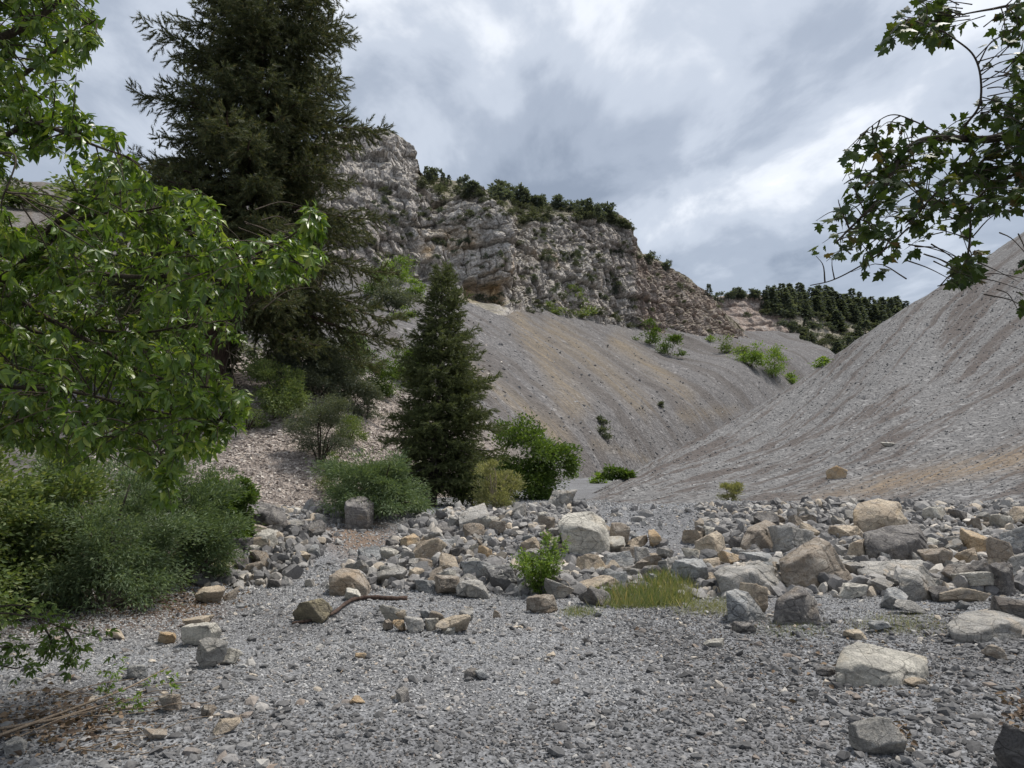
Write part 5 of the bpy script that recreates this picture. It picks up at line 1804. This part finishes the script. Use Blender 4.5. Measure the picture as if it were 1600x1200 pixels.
def bough_system(t, mains, anchors, twig_len, leaves_per, leaf_size, templates, leaf_m, bark_m, seed, droop, allow, spread=0.8, twig_r=0.0035):
    """branches (given), twigs that end at the anchors and leave the nearest branch, leaves along the twigs"""
    r = np.random.default_rng(seed)
    org = np.array(t.location[:])
    pts = []
    for k, (poly, r0, r1) in enumerate(mains):
        C = catmull(at(*np.array(poly, float).T), max(12, 6 * len(poly)))
        V, F = tube(C - org, np.linspace(r0, r1, len(C)), 7)
        mesh_np('branch', V, F, MAT[bark_m], t, True)
        pts.append(C)
    pts = np.concatenate(pts)
    P, D, S = [], [], []
    tw = Bag()
    ax, ay = project(anchors)
    anchors = anchors[allow(ax, ay)]
    for A in anchors:
        d = np.linalg.norm(pts - A, axis=1)
        B = pts[int(np.argmin(d + r.uniform(0, 0.25, len(d))))]
        v = A - B
        L = np.linalg.norm(v) + 1e-6
        l = min(L, twig_len * r.uniform(0.6, 1.2))
        a0 = A - v / L * l
        mid = (a0 + A) / 2 + np.array([0, 0, 0.10 * l]) + r.normal(size=3) * 0.05 * l
        C = catmull(np.array([a0, mid, A]), 8)
        V, F = tube_tri(C - org, np.linspace(twig_r * 1.5, twig_r * 0.5, 8), 4)
        tw.add(V, F)
        n = max(2, int(leaves_per * r.uniform(0.7, 1.3)))
        q = r.uniform(0.12, 1.0, n) ** 0.8
        for w in q:
            i = min(int(w * 7), 6)
            p = C[i] + (C[i + 1] - C[i]) * (w * 7 - i)
            T = C[i + 1] - C[i]
            T = T / (np.linalg.norm(T) + 1e-9)
            P.append(p)
            D.append(T * 0.5 + r.normal(size=3) * spread + np.array([0, 0, -droop * r.uniform(0.4, 1.3)]))
            S.append(leaf_size * r.uniform(0.65, 1.25))
    P, D, S = np.array(P), np.array(D), np.array(S)
    Dn = D / np.linalg.norm(D, axis=1, keepdims=True)
    tipx, tipy = project(P + Dn * S[:, None] * 0.9)
    px, py = project(P)
    k = allow(px, py) & allow(tipx, tipy)
    P, D, S = P[k], D[k], S[k]
    Vs, Fs, off = [], [], 0
    which = r.integers(0, len(templates), len(P))
    for w, (tv, tf) in enumerate(templates):
        m = which == w
        if not m.any(): continue
        V, F = scatter(tv, tf, P[m], D[m], r.normal(size=m.sum()) * 0.7, S[m])
        Vs.append(V - org)
        Fs.append(F + off)
        off += len(V)
    V, F = tw.get()
    o = mesh_np('crown', np.concatenate(Vs + [V]), [np.concatenate(Fs), F[0] + off], MAT[leaf_m], t)
    o.data.materials.append(MAT[bark_m])
    nleaf = sum(len(f) for f in Fs)
    mi = np.zeros(nleaf + len(F[0]), np.int32)
    mi[nleaf:] = 1
    o.data.polygons.foreach_set('material_index', mi)
    return len(P)


def fill_poly(poly, n, y0, y1, rng):
    xs, ys = [q[0] for q in poly], [q[1] for q in poly]
    out = []
    while len(out) < n:
        x, y = rng.uniform(min(xs), max(xs)), rng.uniform(min(ys), max(ys))
        if in_poly(np.array([x]), np.array([y]), poly)[0]:
            out.append((x, y))
    a = np.array(out)
    return a


# box elder on the left
BE = [(-500, -500), (120, -500), (165, -60), (162, 10), (168, 40), (150, 85), (120, 128), (128, 172), (165, 188), (205, 215), (228, 255), (240, 285), (292, 283), (342, 310), (352, 345), (345, 372),
      (402, 362), (442, 366), (474, 345), (472, 316), (488, 306), (512, 325), (514, 375), (506, 410), (502, 462), (478, 442), (440, 458), (402, 462), (372, 446), (388, 490), (386, 545), (345, 535), (332, 560),
      (352, 592), (398, 596), (398, 655), (378, 684), (344, 706), (318, 742), (262, 752), (240, 800), (215, 745), (180, 715), (112, 745), (60, 715), (0, 700), (-500, 760)]
HOLES = [[(40, 255), (110, 262), (128, 300), (70, 330), (20, 330), (0, 300)]]
SPECIAL = [[(250, 735), (300, 735), (300, 805), (225, 800), (225, 760)]]
bm_ = [
    ([(-420, 640, 4.9), (-150, 530, 4.9), (0, 440, 4.8), (55, 395, 4.7), (75, 360, 4.6), (130, 320, 4.5), (190, 300, 4.4)], 0.05, 0.008),
    ([(-20, 455, 4.8), (50, 405, 4.7), (110, 418, 4.6), (200, 432, 4.5), (300, 428, 4.4), (380, 405, 4.3), (450, 372, 4.25), (490, 335, 4.2)], 0.022, 0.004),
    ([(380, 405, 4.3), (440, 405, 4.3), (480, 420, 4.25), (500, 448, 4.2)], 0.006, 0.003),
    ([(-200, 420, 5.2), (0, 460, 5.1), (80, 500, 5.0), (150, 540, 4.9), (220, 580, 4.8), (290, 600, 4.7), (370, 610, 4.6)], 0.024, 0.005),
    ([(0, 480, 5.4), (60, 520, 5.3), (130, 515, 5.2), (220, 520, 5.1), (310, 505, 5.0), (372, 500, 4.9)], 0.016, 0.004),
    ([(-400, 250, 4.6), (-150, 120, 4.5), (0, 60, 4.3), (70, 20, 4.2), (130, -40, 4.1)], 0.04, 0.01),
    ([(-150, 150, 4.4), (0, 130, 4.3), (60, 100, 4.2), (110, 60, 4.15), (150, 30, 4.1)], 0.02, 0.004),
    ([(-300, 330, 4.4), (-60, 250, 4.2), (40, 195, 4.1), (95, 205, 4.0), (150, 228, 4.0), (200, 245, 4.0)], 0.022, 0.004),
    ([(-60, 255, 4.2), (20, 240, 3.6), (10, 300, 3.5)], 0.008, 0.003),
    ([(-300, 640, 5.0), (-60, 650, 4.9), (60, 660, 4.8), (160, 665, 4.7), (240, 690, 4.6), (262, 760, 4.55)], 0.02, 0.003),
    ([(-300, 560, 4.4), (-50, 600, 4.4), (100, 610, 4.4), (230, 640, 4.4), (340, 660, 4.4)], 0.018, 0.003),
    ([(60, 395, 4.7), (130, 340, 4.8), (220, 330, 4.8), (300, 315, 4.7), (335, 330, 4.7)], 0.012, 0.003),
    ([(-500, -100, 4.8), (-200, -200, 4.6), (0, -260, 4.4), (90, -330, 4.3)], 0.03, 0.006),
]
bt_base = at(-560, 1000, 5.1)
bt_base[2] = ground_h(bt_base[0], bt_base[1])
bt = thing('box_elder_tree', 'leafy green box elder reaching in from the left over the gravel', 'tree', bt_base)
top = at(-520, -700, 4.9)
C = catmull(np.array([bt_base - [0, 0, 0.2], bt_base + [0.15, 0, 1.3], at(-420, 640, 4.9), at(-430, 200, 4.7), top]), 24)
V, F = tube(C - bt_base, np.linspace(0.16, 0.05, 24), 10)
mesh_np('trunk', V, F, MAT['bark_grey'], bt, True)
rb = np.random.default_rng(101)
a = fill_poly(BE, 2500, 0, 0, rb)
Yd = rb.uniform(3.7, 6.3, len(a))
inside = np.ones(len(a), bool)
anc = at(a[:, 0], a[:, 1], Yd)
edge = np.array([(490, 325), (500, 350), (505, 395), (495, 440), (470, 375), (455, 390), (430, 385), (480, 410), (380, 500), (375, 530), (380, 610), (390, 635), (370, 670), (340, 690), (150, 30), (158, 60), (140, 85), (205, 235), (225, 270),
                 (335, 325), (340, 350), (300, 300), (265, 298), (245, 300), (262, 770), (268, 790), (400, 385), (120, 700), (50, 690), (180, 200), (375, 470), (345, 590), (200, 700), (280, 730)], float)
anc = np.concatenate([anc, at(edge[:, 0], edge[:, 1], rb.uniform(4.1, 4.6, len(edge)))])


def allow_be(px, py):
    k = in_poly(px, py, BE)
    for h in HOLES: k &= ~in_poly(px, py, h)
    for h in SPECIAL: k |= in_poly(px, py, h)
    return k


LEAF_T = [compound(s) for s in range(4)]
nbe = bough_system(bt, bm_, anc, 0.5, 9, 0.112, LEAF_T, 'leaf_boxelder', 'bark_twig', 102, 0.9, allow_be, 0.6)

# maple on the right
MP = [(1700, -500), (2300, -500), (2300, 600), (1640, 525), (1588, 515), (1586, 420), (1598, 400), (1598, 345), (1560, 345), (1540, 400), (1545, 440), (1490, 455), (1462, 450), (1470, 410), (1500, 400), (1480, 365), (1440, 395), (1420, 425), (1330, 438), (1310, 428), (1340, 410),
      (1268, 408), (1272, 345), (1290, 305), (1320, 275), (1305, 232), (1322, 205), (1362, 180), (1372, 158), (1420, 150), (1465, 172), (1475, 150), (1500, 120), (1540, 60), (1480, 80), (1440, 75), (1410, 72), (1365, 92), (1385, 50), (1405, 8), (1420, -60), (1500, -300)]
MPH = [[(1500, 95), (1540, 75), (1545, 140), (1530, 170), (1500, 150)], [(1545, 85), (1580, 60), (1572, 160), (1550, 150)]]
mm = [
    ([(2050, 260, 4.4), (1800, 240, 4.2), (1600, 214, 4.0), (1540, 218, 3.95), (1480, 216, 3.9), (1440, 220, 3.85), (1410, 240, 3.8), (1392, 275, 3.75), (1370, 315, 3.7), (1340, 345, 3.65), (1305, 380, 3.6)], 0.03, 0.004),
    ([(1506, 198, 3.9), (1530, 165, 3.85), (1532, 120, 3.8), (1520, 85, 3.8), (1490, 60, 3.75), (1465, 45, 3.75), (1420, 30, 3.7)], 0.007, 0.003),
    ([(1560, 225, 4.0), (1525, 260, 3.95), (1480, 285, 3.9), (1445, 320, 3.85), (1415, 355, 3.8)], 0.009, 0.003),
    ([(1620, 260, 4.1), (1560, 285, 4.1), (1520, 320, 4.05), (1516, 370, 4.0), (1508, 415, 4.0), (1495, 438, 4.0), (1465, 447, 4.0)], 0.009, 0.003),
    ([(1420, 355, 3.8), (1380, 392, 3.75), (1340, 418, 3.75), (1300, 438, 3.7), (1266, 446, 3.7)], 0.005, 0.0025),
    ([(1900, 60, 4.2), (1700, 20, 4.1), (1600, 8, 4.0), (1545, 15, 3.9), (1490, 25, 3.85)], 0.016, 0.003),
    ([(1800, 300, 4.6), (1650, 330, 4.6), (1570, 330, 4.6), (1500, 345, 4.6), (1430, 300, 4.5)], 0.012, 0.003),
    ([(1480, 216, 3.9), (1430, 190, 3.9), (1390, 180, 3.9), (1345, 210, 3.85)], 0.005, 0.002),
    ([(1900, -150, 4.2), (1800, -260, 4.0), (1650, -330, 3.8)], 0.025, 0.006),
]
mt_base = at(2150, 1000, 4.6)
mt_base[2] = ground_h(mt_base[0], mt_base[1])
mt_ = thing('maple_tree', 'dark maple boughs with lobed leaves hanging in from the upper right', 'tree', mt_base)
C = catmull(np.array([mt_base - [0, 0, 0.2], mt_base + [0, 0, 1.2], at(2050, 260, 4.4), at(1950, -100, 4.3), at(1900, -500, 4.2)]), 22)
V, F = tube(C - mt_base, np.linspace(0.13, 0.04, 22), 10)
mesh_np('trunk', V, F, MAT['bark_grey'], mt_, True)
rm = np.random.default_rng(111)
MAIN = [(1290, 420), (1280, 350), (1320, 270), (1310, 225), (1370, 185), (1460, 195), (1540, 180), (1600, 150), (1700, 120), (1700, 330), (1580, 320), (1540, 345), (1480, 350), (1430, 400), (1330, 420)]
a = np.concatenate([fill_poly(MAIN, 215, 0, 0, rm), fill_poly([(1375, 80), (1400, 5), (1480, 0), (1480, 70)], 40, 0, 0, rm), fill_poly([(1540, 60), (1600, 0), (1700, -50), (1700, 150), (1580, 190)], 85, 0, 0, rm),
                    fill_poly([(1470, 445), (1500, 400), (1540, 395), (1535, 445)], 30, 0, 0, rm), fill_poly([(1600, -500), (2200, -500), (2200, 500), (1700, 420)], 160, 0, 0, rm), fill_poly([(1575, 180), (1640, 160), (1640, 340), (1575, 330)], 45, 0, 0, rm), fill_poly([(1590, 410), (1640, 400), (1640, 520), (1592, 505)], 12, 0, 0, rm),
                    np.array([(1275, 400), (1285, 380), (1300, 405), (1330, 425), (1275, 345)], float)])
anc = at(a[:, 0], a[:, 1], rm.uniform(3.5, 4.5, len(a)))


def allow_mp(px, py):
    k = in_poly(px, py, inflate(MP, 1.0))
    for h in MPH: k &= ~(in_poly(px, py, h) & (np.modf(px * 0.37)[0] < 0.8))
    return k


ML = maple_leaf()
ml_v = ML[0]
nmp = bough_system(mt_, mm, anc, 0.30, 5.0, 0.066, [ML], 'leaf_maple', 'bark_twig', 112, 0.7, allow_mp, 0.9, 0.003)

# low branch of a young box elder at the lower left, and the sapling in the rubble


def sprig(t, C, r0, r1, nl, size, leaf_m, bark_m, seed, droop=0.5, q0=0.2, tpl=None):
    r = np.random.default_rng(seed)
    org = np.array(t.location[:])
    V, F = tube(C - org, np.linspace(r0, r1, len(C)), 5)
    mesh_np('stem', V, F, MAT[bark_m], t, True)
    if nl == 0: return None
    q = r.uniform(q0, 1, nl) * (len(C) - 1)
    i = np.minimum(q.astype(int), len(C) - 2)
    P = C[i] + (C[i + 1] - C[i]) * (q - i)[:, None] + r.normal(size=(nl, 3)) * size * 0.35
    D = (C[i + 1] - C[i]) / np.linalg.norm(C[i + 1] - C[i], axis=1, keepdims=True) * 0.5 + r.normal(size=(nl, 3)) * 0.8 - np.array([0, 0, droop])
    tv, tf = tpl or LEAF_T[seed % 4]
    return scatter(tv, tf, P - org, D, r.normal(size=nl) * 0.7, size * r.uniform(0.6, 1.2, nl))


def sprig_thing(name, label, cat, base, polys, leaf_m, bark_m, size, seed, r0=0.008, nl=14, droop=0.4, tpl=None, q0=0.2):
    t = thing(name, label, cat, base)
    b = Bag()
    for k, P in enumerate(polys):
        s = sprig(t, catmull(P, 10), r0, r0 * 0.35, nl, size, leaf_m, bark_m, seed + k, droop, q0, tpl)
        if s: b.add(*s)
    V, F = b.get()
    mesh_np('foliage', V, F[0], MAT[leaf_m], t)
    return t


def pxs(*q):
    return at(*np.array(q, float).T)


b0 = at(-260, 1150, 4.6)
b0[2] = ground_h(b0[0], b0[1])
sprig_thing('sapling', 'low arching leafy branch over the gravel at the lower left edge', 'sapling', b0,
            [np.concatenate([[b0], pxs((-140, 1000, 4.7), (-40, 958, 4.8), (40, 962, 4.9), (90, 978, 5.0), (135, 990, 5.0), (172, 1002, 5.0))]),
             pxs((-40, 958, 4.8), (20, 945, 5.0), (70, 955, 5.2), (110, 965, 5.3)), pxs((60, 968, 5.0), (80, 1000, 5.0), (70, 1020, 4.9)),
             pxs((100, 980, 5.0), (115, 1010, 5.0), (105, 1040, 5.0)), np.concatenate([[b0], pxs((-120, 1040, 4.6), (-30, 1030, 4.7), (20, 1045, 4.8), (50, 1035, 4.8))]),
             pxs((-60, 1000, 4.7), (-10, 1010, 4.7), (30, 1010, 4.8))], 'leaf_deep', 'bark_twig', 0.085, 201, 0.008, 34, 0.4)
sb = ground_hit(848, 930)
m = sb[1] / FPX
rs = np.random.default_rng(7)
polys = []
for k in range(26):
    a_ = k * 2.4
    w_ = rs.uniform(0.05, 1.0) ** 0.8
    hh = rs.uniform(62, 112) * m * (1.05 - 0.35 * w_)
    e = sb + np.array([math.cos(a_) * w_ * 52 * m, math.sin(a_) * w_ * 0.4, hh * (0.75 + 0.25 * rs.random())])
    polys.append(np.array([sb + np.array([rs.normal() * 0.03, rs.normal() * 0.03, -0.05]), sb + (e - sb) * np.array([0.6, 0.6, 0.5]), e]))
sprig_thing('sapling', 'bright green leafy sapling growing out of the rubble bank at centre', 'sapling', sb, polys, 'leaf_bright', 'bark_twig', 0.07, 221, 0.004, 52, 0.1, None, 0.12)

# fallen branch with bark, hugging the mossy boulder
q = np.array([(457, 976), (478, 974), (500, 970), (522, 962), (540, 948), (556, 940), (582, 937), (610, 938), (637, 937)], float)
hy = [ground_hit(*p) for p in q]
C = catmull(np.array([h + np.array([0, -0.02, 0.018]) for h in hy]), 40)
C[:, 2] += 0.02 * np.sin(np.linspace(0, 3.1, 40))
t = thing('fallen_branch', 'bare dark branch lying bent on the gravel before the brown block', 'branch', hy[4])
V, F = tube(C - hy[4], np.linspace(0.013, 0.030, 40) * (1 + 0.12 * np.sin(np.arange(40) * 1.7)), 9)
mesh_np('wood', V, F, MAT['bark_red'], t, True)

# pulled branches with a few living leaves, lower left
tw = [([(-30, 1168), (60, 1140), (130, 1118), (200, 1095), (262, 1066)], 'dead branch with a fresh leafy tip lying at the lower left', [(215, 1085), (240, 1068), (262, 1058), (272, 1068)]),
      ([(-20, 1150), (80, 1138), (150, 1122), (205, 1114)], 'thin dead branch with one low leafy sprig at the lower left', [(185, 1100), (195, 1108), (215, 1105), (210, 1095)]),
      ([(150, 1122), (162, 1098), (172, 1068)], 'upright green sprig between the dead branches at the lower left', [(165, 1062), (175, 1055), (185, 1048), (178, 1075), (168, 1080)])]
for k, (pl, lb, lv) in enumerate(tw):
    pts_ = [ground_hit(*p) + np.array([0, 0, 0.03 + 0.02 * i]) for i, p in enumerate(pl)]
    if k == 2:
        g = ground_hit(150, 1126)
        pts_ = [g, at(162, 1098, g[1] + 0.05), at(174, 1062, g[1] + 0.1)]
    C = catmull(np.array(pts_), 22)
    t = thing('fallen_branch', lb, 'branch', pts_[0])
    V, F = tube(C - pts_[0], np.linspace(0.011 if k < 2 else 0.004, 0.004 if k < 2 else 0.002, 22), 6)
    mesh_np('wood', V, F, MAT['dry_wood'], t, True)
    rr = np.random.default_rng(300 + k)
    P = np.concatenate([np.array([at(x_, y_, ground_hit(x_, 1118)[1] + 0.05) for x_, y_ in lv]) + rr.normal(size=(len(lv), 3)) * 0.025 for _ in range(6)])
    D = rr.normal(size=P.shape) * 0.8 + np.array([0, 0, 0.1])
    V, F = scatter(*LEAF_T[k], P - pts_[0], D, rr.normal(size=len(P)) * 0.6, 0.055 * rr.uniform(0.7, 1.3, len(P)))
    mesh_np('foliage', V, F, MAT['leaf_bright'], t)
rr = np.random.default_rng(310)
tw_ob = []
for k in range(46):
    if k < 36:
        x_, y_ = rr.uniform(-20, 240), rr.uniform(1085, 1185)
        an, ln = rr.normal() * 0.35 + 0.25, rr.uniform(0.12, 0.55)
    else:
        x_, y_ = rr.uniform(300, 1500), rr.uniform(960, 1150)
        an, ln = rr.uniform(0, 3), rr.uniform(0.06, 0.2)
    g = ground_hit(x_, y_)
    u = np.array([math.cos(an), math.sin(an), rr.uniform(-0.02, 0.12)])
    C = catmull(np.array([[0, 0, 0], u * ln * 0.5 + rr.normal(size=3) * 0.025, u * ln]), 8)
    V, F = tube(C, np.linspace(0.0045, 0.002, 8) * rr.uniform(0.7, 1.3), 5)
    tag(mesh_np('twig', V, F, MAT['dry_wood'], None, True, loc=g + np.array([0, 0, 0.02])), 'thin dry twig lying on the gravel', 'twig', 'dry twigs on the gravel')

# grass and litter
rr = np.random.default_rng(320)


def grass(n, cx, cy, sx, sy, h0, h1, mat, name='grass'):
    px = cx + sx * rr.normal(size=n) * 0.55
    py = cy + sy * rr.normal(size=n) * 0.55
    ok = (np.abs(px - cx) < sx) & (np.abs(py - cy) < sy)
    P = np.array([ground_hit(a_, b_) for a_, b_ in zip(px[ok][:700], py[ok][:700])])
    P = np.repeat(P, max(1, n // 700), axis=0)
    P = P + rr.normal(size=P.shape) * np.array([0.05, 0.05, 0.0])
    m_ = len(P)
    D = rr.normal(size=(m_, 3)) * 0.42 + np.array([0, 0, 1.0])
    tv = np.array([(-0.02, 0, 0), (0.02, 0, 0), (0.014, 0.55, 0.02), (-0.014, 0.55, 0.02), (0, 1, 0.16)])
    tf = np.array([(0, 1, 2), (0, 2, 3), (3, 2, 4)])
    V, F = scatter(tv * np.array([1.3, 1, 1]), tf, P, D, rr.uniform(-3, 3, m_), rr.uniform(h0, h1, m_))
    return tag(mesh_np(name, V, F, MAT[mat]), kind='stuff')


grass(2800, 1000, 938, 68, 13, 0.06, 0.24, 'grass_green')
grass(1400, 1040, 918, 34, 12, 0.10, 0.26, 'grass_green')
grass(1000, 985, 945, 60, 7, 0.05, 0.16, 'leaf_straw')
grass(2500, 1045, 930, 45, 18, 0.06, 0.2, 'leaf_straw')
grass(1800, 1110, 950, 60, 14, 0.03, 0.09, 'leaf_straw')
grass(900, 905, 958, 26, 8, 0.03, 0.08, 'grass_green')
grass(1500, 1400, 975, 75, 18, 0.02, 0.07, 'leaf_straw')
grass(900, 1240, 985, 60, 14, 0.02, 0.06, 'grass_green')
grass(1200, 345, 890, 26, 18, 0.05, 0.2, 'leaf_straw')
for cx, cy, sx, sy, n in [(1400, 1150, 26, 14, 60), (1590, 1120, 20, 30, 60), (240, 935, 110, 22, 900), (80, 1130, 110, 40, 500), (1310, 1010, 200, 60, 90), (1380, 1060, 60, 25, 60), (330, 900, 40, 30, 260)]:
    px, py = cx + sx * rr.normal(size=n) * 0.6, cy + sy * rr.normal(size=n) * 0.6
    P = np.array([ground_hit(a_, b_) for a_, b_ in zip(px, py)]) + np.array([0, 0, 0.02])
    D = rr.normal(size=(n, 3)) * np.array([1, 1, 0.35])
    V, F = scatter(*leaflet(0.6), P, D, rr.normal(size=n) * 0.7, rr.uniform(0.025, 0.06, n))
    tag(mesh_np('leaf_litter', V, F, MAT['leaf_dead']), kind='stuff')
